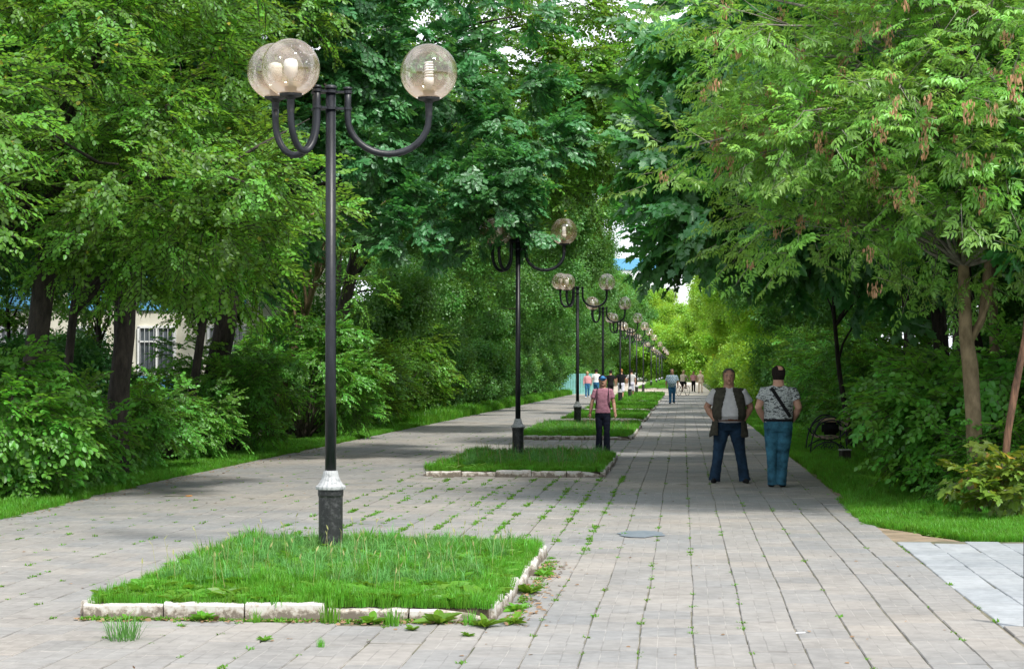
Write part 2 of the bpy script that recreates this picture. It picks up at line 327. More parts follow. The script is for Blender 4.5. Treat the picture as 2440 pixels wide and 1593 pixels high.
def loft(bm, rings, seg=20, sup=2.0):
    """horizontal superellipse rings (cx, cy, z, rx, ry)"""
    out = []
    for cx, cy, z, rx, ry in rings:
        L = []
        for k in range(seg):
            a = 2*PI*k/seg; c, s = math.cos(a), math.sin(a)
            L.append(bm.verts.new((cx + rx*math.copysign(abs(c)**(2/sup), c), cy + ry*math.copysign(abs(s)**(2/sup), s), z)))
        out.append(L)
    for i in range(len(out)-1):
        for k in range(seg):
            bm.faces.new((out[i][k], out[i][(k+1) % seg], out[i+1][(k+1) % seg], out[i+1][k]))
    bm.faces.new(out[0][::-1]); bm.faces.new(out[-1])
def lathe(bm, prof, seg=24, c=(0, 0, 0), flute=0):
    rings = []
    for r, z in prof:
        rings.append([bm.verts.new((c[0] + r*(1 - (flute if k % 2 else 0))*math.cos(2*PI*k/seg), c[1] + r*(1 - (flute if k % 2 else 0))*math.sin(2*PI*k/seg), c[2]+z)) for k in range(seg)])
    for i in range(len(rings)-1):
        for k in range(seg):
            bm.faces.new((rings[i][k], rings[i][(k+1) % seg], rings[i+1][(k+1) % seg], rings[i+1][k]))
    bm.faces.new(rings[0][::-1]); bm.faces.new(rings[-1])
def ball(bm, c, r, u=16, v=12):
    q = bmesh.ops.create_uvsphere(bm, u_segments=u, v_segments=v, radius=1.0)
    s = r if isinstance(r, (tuple, list)) else (r, r, r)
    bmesh.ops.transform(bm, matrix=Matrix.Translation(c) @ Matrix.Diagonal((s[0], s[1], s[2], 1)), verts=q['verts'])

def set_tint(me, vals):
    a = me.attributes.new('tint', 'FLOAT', 'FACE'); a.data.foreach_set('value', vals)

# ---------------------------------------------------------------- foliage sources (not linked: only instanced)
def leaf_poly(kind):
    """outline (x along the leaf, y across), length about 1"""
    if kind == 'ovate': h = [(0, 0), (0.22, 0.30), (0.52, 0.36), (0.80, 0.22), (1.0, 0)]
    elif kind == 'lance': h = [(0, 0), (0.3, 0.17), (0.6, 0.16), (1.0, 0)]
    elif kind == 'oak': h = [(0, 0.03), (0.20, 0.14), (0.30, 0.30), (0.40, 0.16), (0.54, 0.40), (0.64, 0.22), (0.80, 0.32), (0.92, 0.14), (1.0, 0)]
    elif kind == 'maple': h = [(0.0, 0.0), (-0.06, 0.26), (0.14, 0.30), (0.18, 0.56), (0.36, 0.42), (0.60, 0.52), (0.58, 0.26), (0.78, 0.20), (1.0, 0)]
    elif kind == 'quad': h = [(0, 0), (0.5, 0.36), (1.0, 0)]
    return h
class LeafMesh:
    def __init__(s): s.v = []; s.f = []; s.t = []; s.m = []
    def leaf(s, kind, org, d, nrm, L, tint, curl=0.15, fold=0.12, mi=0, W=1.0):
        d = d.normalized(); side = nrm.cross(d)
        if side.length < 1e-3: side = Vector((1, 0, 0))
        side.normalize(); n = d.cross(side); h = leaf_poly(kind); b = len(s.v)
        up, dn = [], []
        for (x, y) in h:
            z = -curl*x*x; c = org + d*(x*L) + n*(z*L)
            up.append(c + side*(y*L*W) + n*(fold*y*L)); dn.append(c - side*(y*L*W) + n*(fold*y*L))
        mid = [org + d*(x*L) + n*(-curl*x*x*L) for x in (0.0, 1.0)]
        # two half polygons meeting at the midrib
        U = [mid[0]] + up[1:-1] + [mid[1]]; D = [mid[0]] + dn[1:-1] + [mid[1]]
        s.v += U; s.f.append(list(range(b, b+len(U)))); b2 = len(s.v)
        s.v += D[1:-1]; s.f.append([b] + list(range(b2, len(s.v)))[::1] + [b+len(U)-1]); s.f[-1].reverse()
        s.t += [tint, tint]; s.m += [mi, mi]
    def stick(s, a, b, r, mi=1):
        a = Vector(a); b = Vector(b); t = (b-a).normalized(); u = t.cross(Vector((0.3, 0.2, 1))).normalized(); w = t.cross(u); k = len(s.v)
        for p, rr in ((a, r), (b, r*0.5)):
            for q in range(3): s.v.append(p + u*rr*math.cos(q*2.094) + w*rr*math.sin(q*2.094))
        for q in range(3): s.f.append([k+q, k+(q+1) % 3, k+3+(q+1) % 3, k+3+q]); s.t.append(0.5); s.m.append(mi)
    def build(s, name, mats):
        me = bpy.data.meshes.new(name); me.from_pydata([tuple(v) for v in s.v], [], s.f)
        for m in mats: me.materials.append(m)
        me.polygons.foreach_set('material_index', s.m); set_tint(me, s.t); me.update()
        return bpy.data.objects.new(name, me)
def rv(r, a=1.0): return Vector((r.uniform(-a, a), r.uniform(-a, a), r.uniform(-a, a)))

def spray(kind, mats, seed, L=0.55, n=24, leaf=0.09, droop=0.25, name='leaf_spray'):
    """a leafy twig growing along +X, leaves lying roughly in a plane"""
    r = random.Random(seed); g = LeafMesh()
    branches = [(Vector((0, 0, 0)), Vector((1, 0, 0)), L)]
    for k in range(3): branches.append((Vector((L*(0.25+0.2*k), 0, 0)), Vector((0.75, (-1)**k*0.7, r.uniform(-0.1, 0.2))), L*0.55))
    for (o, d, l) in branches:
        d = d.normalized(); e = o + d*l + Vector((0, 0, -droop*l)); g.stick(o, e, 0.006)
        m = max(3, int(n*l/L/2.4))
        for i in range(m):
            t = (i+0.6)/m; p = o.lerp(e, t) + Vector((0, 0, droop*l*t*(1-t)))
            side = Vector((-d.y, d.x, 0))*((-1)**i)
            if i == m-1: side = Vector((0, 0, 0))
            ld = d*0.7 + side*r.uniform(0.6, 1.1) + Vector((0, 0, r.uniform(-0.55, 0.15)))
            nr = Vector((0, 0, 1)) + rv(r, 0.45)
            g.leaf(kind, p, ld, nr, leaf*r.uniform(0.75, 1.2), r.random(), curl=r.uniform(0.05, 0.35))
    return g.build(name, mats)
def ash_spray(mats, seed):
    """several compound leaves of narrow leaflets on a twig"""
    r = random.Random(seed); g = LeafMesh(); L = 0.5
    e = Vector((L, 0, 0.04)); g.stick((0, 0, 0), e, 0.006)
    for i in range(7):
        p = Vector((0, 0, 0)).lerp(e, (i+0.7)/7); a = (-1)**i*r.uniform(0.5, 1.2)*(0.3 if i == 6 else 1)
        d = Vector((math.cos(a), math.sin(a), r.uniform(-0.2, 0.35))).normalized(); l = r.uniform(0.15, 0.22)
        g.stick(p, p+d*l, 0.003, 0)
        for j in range(3):
            q = p + d*(l*(0.35+0.3*j))
            for sgn in (-1, 1):
                sd = Vector((-d.y, d.x, 0))*sgn
                g.leaf('lance', q, sd*0.85 + d*0.6 + Vector((0, 0, r.uniform(-0.6, -0.1))), Vector((0, 0, 1))+rv(r, 0.35), r.uniform(0.075, 0.11), r.random(), curl=0.2)
        g.leaf('lance', p+d*l, d + Vector((0, 0, -0.35)), Vector((0, 0, 1))+rv(r, 0.3), 0.11, r.random(), curl=0.25, W=1.2)
    return g.build('leaf_spray', mats)
def clump(kind, mats, seed, R=0.5, n=80, leaf=0.11):
    """a rounded leafy clump for crowns further off"""
    r = random.Random(seed); g = LeafMesh()
    for i in range(n):
        d = Vector((r.gauss(0, 1), r.gauss(0, 1), r.gauss(0, 1)*0.8)).normalized(); p = d*R*r.uniform(0.35, 1.0); p.z *= 0.6
        g.leaf(kind, p, d*0.8 + rv(r, 0.7) + Vector((0, 0, -0.3)), Vector((0, 0, 1)) + d*0.5 + rv(r, 0.5), leaf*r.uniform(0.7, 1.3), r.random())
    return g.build('leaf_clump', mats)
def tuft(mats, seed, n=26, h=0.16, spread=0.09, w=0.0045, lean=0.5):
    r = random.Random(seed); g = LeafMesh()
    for i in range(n):
        a = r.uniform(0, 2*PI); q = spread*math.sqrt(r.random()); p = Vector((q*math.cos(a), q*math.sin(a), 0))
        l = h*r.uniform(0.5, 1.25); b = a + r.uniform(-1, 1); ln = r.uniform(0.1, lean)
        s = Vector((-math.sin(b), math.cos(b), 0))*w*r.uniform(0.7, 1.3)
        m = p + Vector((math.cos(b)*ln*l*0.35, math.sin(b)*ln*l*0.35, l*0.6)); e = p + Vector((math.cos(b)*ln*l, math.sin(b)*ln*l, l*(1-ln*0.35)))
        k = len(g.v); g.v += [p-s, p+s, m+s*0.8, m-s*0.8, e]; g.f += [[k, k+1, k+2, k+3], [k+3, k+2, k+4]]; t = r.random(); g.t += [t, t]; g.m += [0, 0]
    return g.build('grass_tuft', mats)
def rosette(mats, seed, n=9, leaf=0.13, lift=0.9):
    r = random.Random(seed); g = LeafMesh()
    for i in range(n):
        a = 2*PI*i/n + r.uniform(-0.3, 0.3); d = Vector((math.cos(a), math.sin(a), lift*r.uniform(0.5, 1.2)))
        g.leaf('oak' if seed % 2 else 'ovate', Vector((0, 0, 0)), d, Vector((0, 0, 1))+rv(r, 0.3), leaf*r.uniform(0.7, 1.25), r.random(), curl=0.45, W=0.7)
    return g.build('weed_rosette', mats)

def scatter_group(name, srcs):
    ng = bpy.data.node_groups.new(name, 'GeometryNodeTree')
    ng.interface.new_socket('Geometry', in_out='INPUT', socket_type='NodeSocketGeometry')
    ng.interface.new_socket('Geometry', in_out='OUTPUT', socket_type='NodeSocketGeometry')
    gi = ng.nodes.new('NodeGroupInput'); go = ng.nodes.new('NodeGroupOutput')
    iop = ng.nodes.new('GeometryNodeInstanceOnPoints'); jn = ng.nodes.new('GeometryNodeJoinGeometry')
    for s in srcs:
        oi = ng.nodes.new('GeometryNodeObjectInfo'); oi.inputs['Object'].default_value = s; oi.inputs['As Instance'].default_value = True
        ng.links.new(oi.outputs['Geometry'], jn.inputs[0])
    def na(nm, ty):
        n = ng.nodes.new('GeometryNodeInputNamedAttribute'); n.data_type = ty; n.inputs['Name'].default_value = nm; return n.outputs[0]
    e2r = ng.nodes.new('FunctionNodeEulerToRotation')
    ng.links.new(na('rot', 'FLOAT_VECTOR'), e2r.inputs[0]); ng.links.new(e2r.outputs[0], iop.inputs['Rotation'])
    ng.links.new(na('idx', 'INT'), iop.inputs['Instance Index']); ng.links.new(na('scl', 'FLOAT'), iop.inputs['Scale'])
    iop.inputs['Pick Instance'].default_value = True
    ng.links.new(gi.outputs[0], iop.inputs['Points']); ng.links.new(jn.outputs[0], iop.inputs['Instance']); ng.links.new(iop.outputs[0], go.inputs[0])
    return ng, len(srcs)
def scatter(name, pts, sg, parent=None, kind='stuff', loc=(0, 0, 0)):
    """pts: (co, euler, scale); one object whose leaves are instanced by geometry nodes"""
    ng, ns = sg; me = bpy.data.meshes.new(name); me.from_pydata([tuple(p[0]) for p in pts], [], [])
    a = me.attributes.new('rot', 'FLOAT_VECTOR', 'POINT'); a.data.foreach_set('vector', [c for p in pts for c in p[1]])
    a = me.attributes.new('scl', 'FLOAT', 'POINT'); a.data.foreach_set('value', [p[2] for p in pts])
    r = random.Random(len(pts)); a = me.attributes.new('idx', 'INT', 'POINT'); a.data.foreach_set('value', [r.randrange(ns) for p in pts])
    o = link(name, me, None, parent, loc, kind=kind); md = o.modifiers.new('leaves', 'NODES'); md.node_group = ng
    return o

tw = M['twig']
SG = {
 'linden': scatter_group('linden', [spray('ovate', [M['leaf_linden'], M['bark_dark']], s, 0.5, 44, 0.062) for s in range(5)]),
 'bright': scatter_group('bright', [spray('ovate', [M['leaf_bright'], M['bark_dark']], s+10, 0.5, 42, 0.068, 0.4) for s in range(4)]),
 'oak': scatter_group('oak', [spray('oak', [M['leaf_oak'], M['bark_dark']], s+20, 0.45, 44, 0.098, 0.15) for s in range(5)]),
 'maple': scatter_group('maple', [spray('maple', [M['leaf_maple'], M['bark_dark']], s+30, 0.6, 28, 0.135, 0.2) for s in range(5)]),
 'ash': scatter_group('ash', [ash_spray([M['leaf_ash'], tw], s+40) for s in range(6)]),
 'shrub': scatter_group('shrub', [spray('ovate', [M['leaf_shrub'], M['bark']], s+50, 0.5, 38, 0.088, 0.3) for s in range(4)]),
 'shrub_fine': scatter_group('shrub_fine', [spray('ovate', [M['leaf_shrub'], M['bark']], s+55, 0.45, 48, 0.055, 0.2) for s in range(4)]),
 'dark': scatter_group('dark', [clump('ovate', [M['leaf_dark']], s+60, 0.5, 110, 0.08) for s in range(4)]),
 'far': scatter_group('far', [clump('ovate', [M['leaf_far']], s+70, 0.6, 190, 0.088) for s in range(4)]),
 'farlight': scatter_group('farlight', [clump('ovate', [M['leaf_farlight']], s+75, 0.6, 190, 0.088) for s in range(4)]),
 'sapling': scatter_group('sapling', [spray('maple', [M['leaf_sapling'], tw], s+80, 0.35, 16, 0.13, 0.2) for s in range(3)]),
 'grass': scatter_group('grass', [tuft([M['grass']], s, 30, 0.17) for s in range(6)]),
 'grass_blue': scatter_group('grass_blue', [tuft([M['grass_dark']], s+7, 30, 0.22, 0.05, 0.0035, 0.8) for s in range(3)]),
 'weed': scatter_group('weed', [rosette([M['weed']], s, 9, 0.12, 0.8) for s in range(4)]),
 'moss': scatter_group('moss', [tuft([M['weed']], s+15, 14, 0.030, 0.030, 0.006, 1.3) for s in range(4)]),
}

# ---------------------------------------------------------------- ground, path, slabs
def sheet(name, x0, x1, y0, y1, z, mat, parent=None, nx=1, ny=1):
    v = [(x0+(x1-x0)*i/nx, y0+(y1-y0)*j/ny, z) for j in range(ny+1) for i in range(nx+1)]
    f = [(j*(nx+1)+i, j*(nx+1)+i+1, (j+1)*(nx+1)+i+1, (j+1)*(nx+1)+i) for j in range(ny) for i in range(nx)]
    o = link(name, mesh_from(v, f, name), mat, parent, kind='structure'); return o
sheet('ground', -700, 700, -60, 1300, -0.035, M['ground'])
path = sheet('path', -8.05, 2.08, 2.0, 136, -0.009, M['joint'])
side_path = sheet('side_path', 2.08, 16, 2.0, 19.5, -0.009, M['joint'])
sheet('crossing_path', -14, 10, 136.05, 174, -0.002, M['sand_path'])
sheet('far_path', -7.6, 2.3, 174.05, 300, -0.006, M['sand_path'])

BEDS = [(12.95, 17.5), (30.7, 36.9), (47.3, 57.6), (64.6, 77.0), (82.0, 98.5), (104.0, 116.0), (120.5, 133.0), (178.0, 214.0), (222.0, 290.0)]
BX0, BX1 = -4.08, -1.28
CW, RH = 0.3355, 0.455
def wob(c, y): return 0.024*noise.noise(Vector((c*0.13, y*0.35, 2.0))) + 0.0045*noise.noise(Vector((c*3.1, y*1.7, 5.0)))
rs = random.Random(4)
TL = Vector((-0.08788, 0.99613)); TR = Vector((0.99613, 0.08788))
near, rest = [], []
def slab_xform(c, r, X, Y):
    if rs.random() < 0.06:      # a settled or heaved slab
        return (X + wob(c, Y) + rs.uniform(-0.005, 0.005), Y, rs.uniform(-0.008, 0.007), rs.uniform(-0.035, 0.035), rs.uniform(-0.03, 0.03), rs.uniform(-0.03, 0.03))
    return (X + wob(c, Y), Y + rs.uniform(-0.003, 0.003), rs.uniform(-0.003, 0.003), rs.uniform(-0.008, 0.008), rs.uniform(-0.006, 0.006), rs.uniform(-0.012, 0.012))
for c in range(30):
    off = (c*0.37 % 1.0)*RH
    for r in range(0, 290):
        Y = 5.0 + off + r*RH; X = -7.98 + (c+0.5)*CW
        if Y > 135.6: continue
        if any(BX0-0.04 < X < BX1+0.04 and a-0.10 < Y < b+0.10 for a, b in BEDS): continue
        xf = slab_xform(c, r, X, Y)
        d = X*TL.x + Y*TL.y; l = (X*TR.x + Y*TR.y)/max(d, 0.1)
        (near if (d > 10.6 and -0.28 < l < 0.285) else rest).append((d, xf, 0))
for c in range(40):
    off = (c*0.61 % 1.0)*RH
    for r in range(0, 34):
        Y = 5.0 + off + r*RH; X = 2.10 + (c+0.5)*CW
        if Y > 19.25: continue
        new = Y > 12.85
        xf = slab_xform(c+40, r, X, Y); d = X*TL.x + Y*TL.y; l = (X*TR.x + Y*TR.y)/max(d, 0.1)
        (near if (d > 10.6 and l < 0.285) else rest).append((d, xf, 1 if new else 0))
near.sort(key=lambda q: q[0]); rest += near[300:]; near = near[:300]
def slab_geo(w, l, b=0.006, h=0.03):
    x, y = w/2, l/2; v = []
    for (xx, yy, z) in ((x, y, -h), (x, y, -b), (x-b, y-b, 0)):
        v += [(-xx, -yy, z), (xx, -yy, z), (xx, yy, z), (-xx, yy, z)]
    f = [(8, 9, 10, 11)]
    for k in range(4):
        f.append((4+k, 4+(k+1) % 4, 8+(k+1) % 4, 8+k)); f.append((k, (k+1) % 4, 4+(k+1) % 4, 4+k))
    return v, f
def uv_of(v, w, l): return (v[0]/w+0.5, v[1]/l+0.5)
protos = {}
for knd in (0, 1):
    for q in range(10):
        w, l = CW-0.006, RH-0.005
        v, f = slab_geo(w, l); me = mesh_from(v, f, 'paving_slab'); me.materials.append(M['slab_new'] if knd else M['slab'])
        set_tint(me, [rs.random()]*len(f)); uv = me.uv_layers.new(name='UVMap')
        for lp in me.loops: uv.data[lp.index].uv = uv_of(v[lp.vertex_index], w, l)
        protos[(knd, q)] = me
for d, xf, knd in near:
    o = bpy.data.objects.new('paving_slab', protos[(knd, rs.randrange(10))]); C.objects.link(o)
    o.location = (xf[0], xf[1], xf[2]); o.rotation_euler = (xf[3]*0.6, xf[4]*0.6, xf[5]*0.5); o.parent = side_path if xf[0] > 2.1 else path
for knd, par, nm in ((0, path, 'distant_paving_slabs'), (1, side_path, 'distant_paving_slabs')):
    V, F, T, U = [], [], [], []
    for d, xf, k2 in rest:
        if k2 != knd: continue
        w, l = CW-0.006, RH-0.005; v, f = slab_geo(w, l)
        if d > 30: f = f[:1] + f[1::2]
        b = len(V); t = rs.random(); e = Euler((xf[3]*0.6, xf[4]*0.6, xf[5]*0.5)).to_matrix()
        for p in v:
            V.append(tuple(e @ Vector(p) + Vector(xf[:3])))
        for q in f:
            F.append(tuple(b+i for i in q)); T.append(t); U += [uv_of(v[i], w, l) for i in q]
    me = mesh_from(V, F, nm); me.materials.append(M['slab_new'] if knd else M['slab']); set_tint(me, T)
    uv = me.uv_layers.new(name='UVMap'); uv.data.foreach_set('uv', [c for p in U for c in p])
    link(nm, me, None, par, kind='stuff')

# damp blue-grey stain, a cigarette end and small litter on the slabs
def blot(name, cx, cy, rx, ry, z, mat, label, cat, seed):
    r = random.Random(seed); n = 22
    v = [(cx + rx*math.cos(2*PI*k/n)*r.uniform(0.7, 1.1), cy + ry*math.sin(2*PI*k/n)*r.uniform(0.7, 1.1), z) for k in range(n)]
    vb = [(x, y, z-0.004) for x, y, _ in v]
    f = [tuple(range(n))] + [(k, n+k, n+(k+1) % n, (k+1) % n) for k in range(n)]
    o = link(name, mesh_from(v+vb, f, name), mat); tag(o, label, cat); return o
M['damp'] = mat_noise('damp cement patch', (0.12, 0.15, 0.18), (0.17, 0.20, 0.23), 12, 0.6, 0.1)
blot('cement_patch', -0.42, 20.0, 0.26, 0.42, 0.008, M['damp'], 'dark blue grey smear of cement on the paving in front of the two standing men', 'stain', 3)

# ---------------------------------------------------------------- grass beds with kerbs
def kerb_stone(L, seed, chip=False):
    r = random.Random(seed); bm = bmesh.new(); nx = 6
    vs_ = []
    for i in range(nx+1):
        x = -L/2 + L*i/nx; h = 0.108 + r.uniform(-0.008, 0.006)
        if chip and i > nx-3: h -= 0.026*(i-nx+2.4)
        w = 0.045
        vs_.append([bm.verts.new(p) for p in ((x, -w, -0.03), (x, -w, h-0.016), (x, -w+0.014+r.uniform(-.003, .003), h), (x, w-0.012, h), (x, w, h-0.014), (x, w, -0.03))])
    for i in range(nx):
        for k in range(6): bm.faces.new((vs_[i][k], vs_[i][(k+1) % 6], vs_[i+1][(k+1) % 6], vs_[i+1][k]))
    bm.faces.new(vs_[0]); bm.faces.new(vs_[-1][::-1])
    return bm_mesh(bm, 'kerb_stone', False)
LY0 = [16.85, 36.3, 57.0]
KP = [kerb_stone(0.525, s, s == 3) for s in range(5)]
LBL = ['tall grass bed with flaking white kerb around the nearest lamp post', 'second grass bed from the camera with a low white kerb, behind the first lamp bed',
       'third grass bed along the lamps, behind the boy in the cap', 'fourth grass bed along the lamps, with a broken kerb corner', 'fifth grass bed along the lamps, level with the third and fourth gaps in the paving',
       'sixth grass bed along the lamps, just left of the man in the plaid shirt', 'seventh grass bed along the lamps, ending at the pale crossing path',
       'eighth grass bed along the lamps, first beyond the pale crossing path', 'farthest long grass bed along the lamps, at the end of the alley']
r = random.Random(12)
def sc_pt(x, y, z, s, r): return ((x, y, z), (r.uniform(-0.15, 0.15), r.uniform(-0.15, 0.15), r.uniform(0, 6.28)), s)
for bi, (y0, y1) in enumerate(BEDS):
    t = thing('grass_bed', LBL[bi], 'grass bed', ((BX0+BX1)/2, (y0+y1)/2, 0), 0, 'grass beds between the two lanes')
    ox, oy = t.location.x, t.location.y
    def K(x, y, rz, q, s=1.0):
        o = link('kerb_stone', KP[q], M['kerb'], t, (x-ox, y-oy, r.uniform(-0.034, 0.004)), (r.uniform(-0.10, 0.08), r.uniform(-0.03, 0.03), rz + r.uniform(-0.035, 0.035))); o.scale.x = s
    n = 5; step = (BX1-BX0)/n
    for k in range(n): K(BX0+step*(k+0.5), y0+r.uniform(-0.015, 0.015), 0, 3 if k == n-1 else r.randrange(3), (step-0.012)/0.525)
    if bi < 7:
        m = int((y1-y0)/0.55); st = (y1-y0)/m
        for k in range(m):
            K(BX1+0.0+r.uniform(-0.02, 0.02), y0+0.05+st*(k+0.5), PI/2, r.randrange(3), (st-0.012)/0.525)
            if bi < 2: K(BX0+r.uniform(-0.02, 0.02), y0+0.05+st*(k+0.5), PI/2, r.randrange(3), (st-0.012)/0.525)
        for k in range(n): K(BX0+step*(k+0.5), y1, 0, r.randrange(3), (step-0.012)/0.525)
    bm = bmesh.new(); box(bm, (0, 0, 0.02), (BX1-BX0-.05, y1-y0-.05, .11))
    ny = 6; nx = 5; g = [[bm.verts.new((BX0+0.03+(BX1-BX0-0.06)*i/nx-ox, y0+0.04+(y1-y0-0.08)*j/ny-oy, 0.078+(0.03 if 0 < i < nx and 0 < j < ny else 0)*r.random())) for i in range(nx+1)] for j in range(ny+1)]
    for j in range(ny):
        for i in range(nx): bm.faces.new((g[j][i], g[j][i+1], g[j+1][i+1], g[j+1][i]))
    link('soil', bm_mesh(bm, 'soil'), M['soil'], t)
    dens = [640, 300, 150, 80, 45, 30, 25, 12, 8][bi]; sz = [0.64, 0.74, 0.9, 1.3, 2.0, 2.4, 2.6, 3.4, 4.0][bi]
    pts, ptw = [], []
    for k in range(int(dens*(y1-y0)*(BX1-BX0))):
        x = r.uniform(BX0+0.0, BX1-0.0); y = r.uniform(y0+0.0, y1+0.03)
        hgt = 0.62 + 0.55*noise.noise(Vector((x*1.3, y*1.1, bi))) + 0.35*noise.noise(Vector((x*4, y*3.5, bi+5))) + (0.16 if y > y1-0.5 else 0) + (0.35 if r.random() < .06 else 0)
        if abs(x+3.1) < 0.35 and bi < 3 and 0 < LY0[bi]-y < 1.6: hgt *= 0.62
        pts.append(sc_pt(x-ox, y-oy, 0.085, sz*max(0.45, hgt)*r.uniform(0.8, 1.25)*(1 if bi < 3 else 0.55), r))
    scatter('grass', pts, SG['grass'], t)
    if bi < 3:
        pb = [sc_pt(r.uniform(BX0+.2, BX1-.2)-ox, r.uniform(y0+.9, y1)-oy, 0.09, r.uniform(0.5, 0.95)*(1 if bi == 0 else 1.2), r) for k in range(420 if bi == 0 else 200)]
        scatter('seeding_grass', pb, SG['grass_blue'], t)
        pw = [sc_pt(r.uniform(BX0+.1, BX1-.1)-ox, r.uniform(y0+.1, y1-.1)-oy, 0.10, r.uniform(0.7, 1.35), r) for k in range(480 if bi == 0 else 160)]
        scatter('weeds', pw, SG['weed'], t)
        gs = LeafMesh()                                             # dry seed stalks standing above the grass
        for k in range(80 if bi == 0 else 70):
            x = r.uniform(BX0+.1, BX1-.1)-ox; y = r.uniform(y0+.2, y1)-oy; h = r.uniform(.16, .34); q = Vector((x+r.uniform(-.06, .06), y+r.uniform(-.05, .05), .09+h))
            gs.stick((x, y, .09), q, .0022 if bi == 0 else .004, 0); gs.leaf('lance', q-Vector((0, 0, .02)), Vector((r.uniform(-.5, .5), r.uniform(-.5, .5), 1)), rv(r, 1), .05, r.random(), W=.7)
        so = gs.build('seed_stalks', [M['stalk']]); C.objects.link(so); so.parent = t; so['kind'] = 'stuff'

# weeds pushing up at the foot of the first kerb, each a plant of its own
ros = [rosette([M['weed']], s, 11, 0.13, 1.0) for s in (1, 2, 3, 4)]; tfs = [tuft([M['grass']], s+30, 40, 0.15, 0.07) for s in range(3)]
blue_t = tuft([M['grass_dark']], 77, 110, 0.20, 0.10, 0.003, 1.3)
wl = [(-3.75, 12.80, 0, .55, 'small dark weed by the left end of the front kerb'), (-3.22, 12.83, 0, .95, 'pale broad leaved weed in the joint between the first two kerb stones'),
      (-2.35, 12.78, 1, 1.15, 'tall green grass tuft leaning on the middle of the front kerb'), (-2.08, 12.80, 0, 1.0, 'upright dandelion beside the tall tuft at the front kerb'),
      (-1.90, 12.68, 1, 1.0, 'spreading grass tuft in the middle of the front kerb'), (-1.62, 12.80, 0, 1.3, 'biggest bright dandelion leaning out from the front kerb'),
      (-1.40, 12.72, 1, .8, 'low grass tuft right of the biggest dandelion'), (-1.30, 12.66, 0, 1.15, 'dandelion at the right end of the front kerb'),
      (-1.12, 12.85, 0, 1.0, 'bushy weed at the broken kerb corner'), (-1.16, 13.5, 0, .9, 'weed beside the right hand kerb near the corner'),
      (-1.15, 14.6, 0, 1.2, 'leafy weed half way along the right hand kerb'), (-1.14, 15.9, 0, .9, 'small weed near the far end of the right hand kerb'),
      (-2.85, 12.74, 1, .7, 'small grass tuft left of the tall tuft at the front kerb'), (-1.75, 12.45, 0, .55, 'tiny weed in the paving before the biggest dandelion'),
      (-1.35, 12.2, 0, .5, 'flat weed in the paving in front of the right kerb end'), (-2.6, 11.9, 0, .5, 'flat weed in a slab joint in front of the bed'), (-2.2, 11.65, 1, .45, 'lone thin tuft in a slab joint near the bottom edge')]
for x, y, q, s, lb in wl:
    src = (tfs if q else ros)[wl.index((x, y, q, s, lb)) % (3 if q else 4)]
    o = link('grass_tuft' if q else 'weed', src.data, None, None, (x, y, -0.002), (0, 0, r.uniform(0, 6))); o.scale = (s*.8, s*.8, s*.95)
    tag(o, lb, 'grass' if q else 'weed', 'weeds along the first kerb')
o = link('grass_tuft', blue_t.data, None, None, (-3.48, 11.85, -0.002)); tag(o, 'flat bluish grass tuft growing out of the paving near the bottom left', 'grass')
o = link('grass_tuft', tuft([M['grass']], 91, 16, 0.07, 0.03).data, None, None, (2.0, 11.25, -0.002)); tag(o, 'small thin grass tuft in a slab joint near the bottom right', 'grass')

# moss and seedlings in the joints
pts = []
for k in range(5200):
    c = r.randrange(0, 31); y = 9 + (r.random()**1.35)*45; x = -7.98 + c*CW
    dens = 0.16 + 0.5*max(0, noise.noise(Vector((c*0.9, y*0.5, 7))))
    if -4.3 < x < -0.6 and 17.5 < y < 31: dens = 0.15 + 1.3*max(0, noise.noise(Vector((c*1.7, y*0.9, 3)))); pts += [sc_pt(x+wob(c, y+q)+r.uniform(-.02, .02), y+q, -0.008, r.uniform(0.5, 1.4), r) for q in (0.05, 0.11, 0.2, 0.3) if r.random() < dens]
    if x < -5 and 17 < y < 27: dens += 0.25
    if x > 0.5: dens *= 0.45
    if any(BX0-.1 < x < BX1+.1 and a < y < b for a, b in BEDS) or r.random() > dens: continue
    pts.append(sc_pt(x+wob(c, y)+r.uniform(-.012, .012), y, -0.008, r.uniform(0.5, 1.0), r))
for k in range(900):
    c = r.randrange(11, 22); rr_ = r.randrange(26, 58); off = (c*0.37 % 1.0)*RH; y = 5.0+off+(rr_-0.5)*RH; x = -7.98+c*CW+r.uniform(0, CW)
    if 17.5 < y < 31 and r.random() < 0.6: pts.append(sc_pt(x, y, -0.008, r.uniform(0.3, 0.8), r))
for k in range(520):
    a = r.random()
    if a < 0.7: pts.append(sc_pt(r.uniform(BX0, BX1), 12.86+r.gauss(0, .04), -0.008, r.uniform(0.5, 1.1), r))
    else: pts.append(sc_pt(BX1+0.09+abs(r.gauss(0, .05)), r.uniform(12.9, 17.4), -0.008, r.uniform(0.5, 1.2), r))
scatter('joint_moss', pts, SG['moss']); tag(bpy.data.objects['joint_moss'], 'green moss and seedlings growing in the joints between the slabs', 'moss')
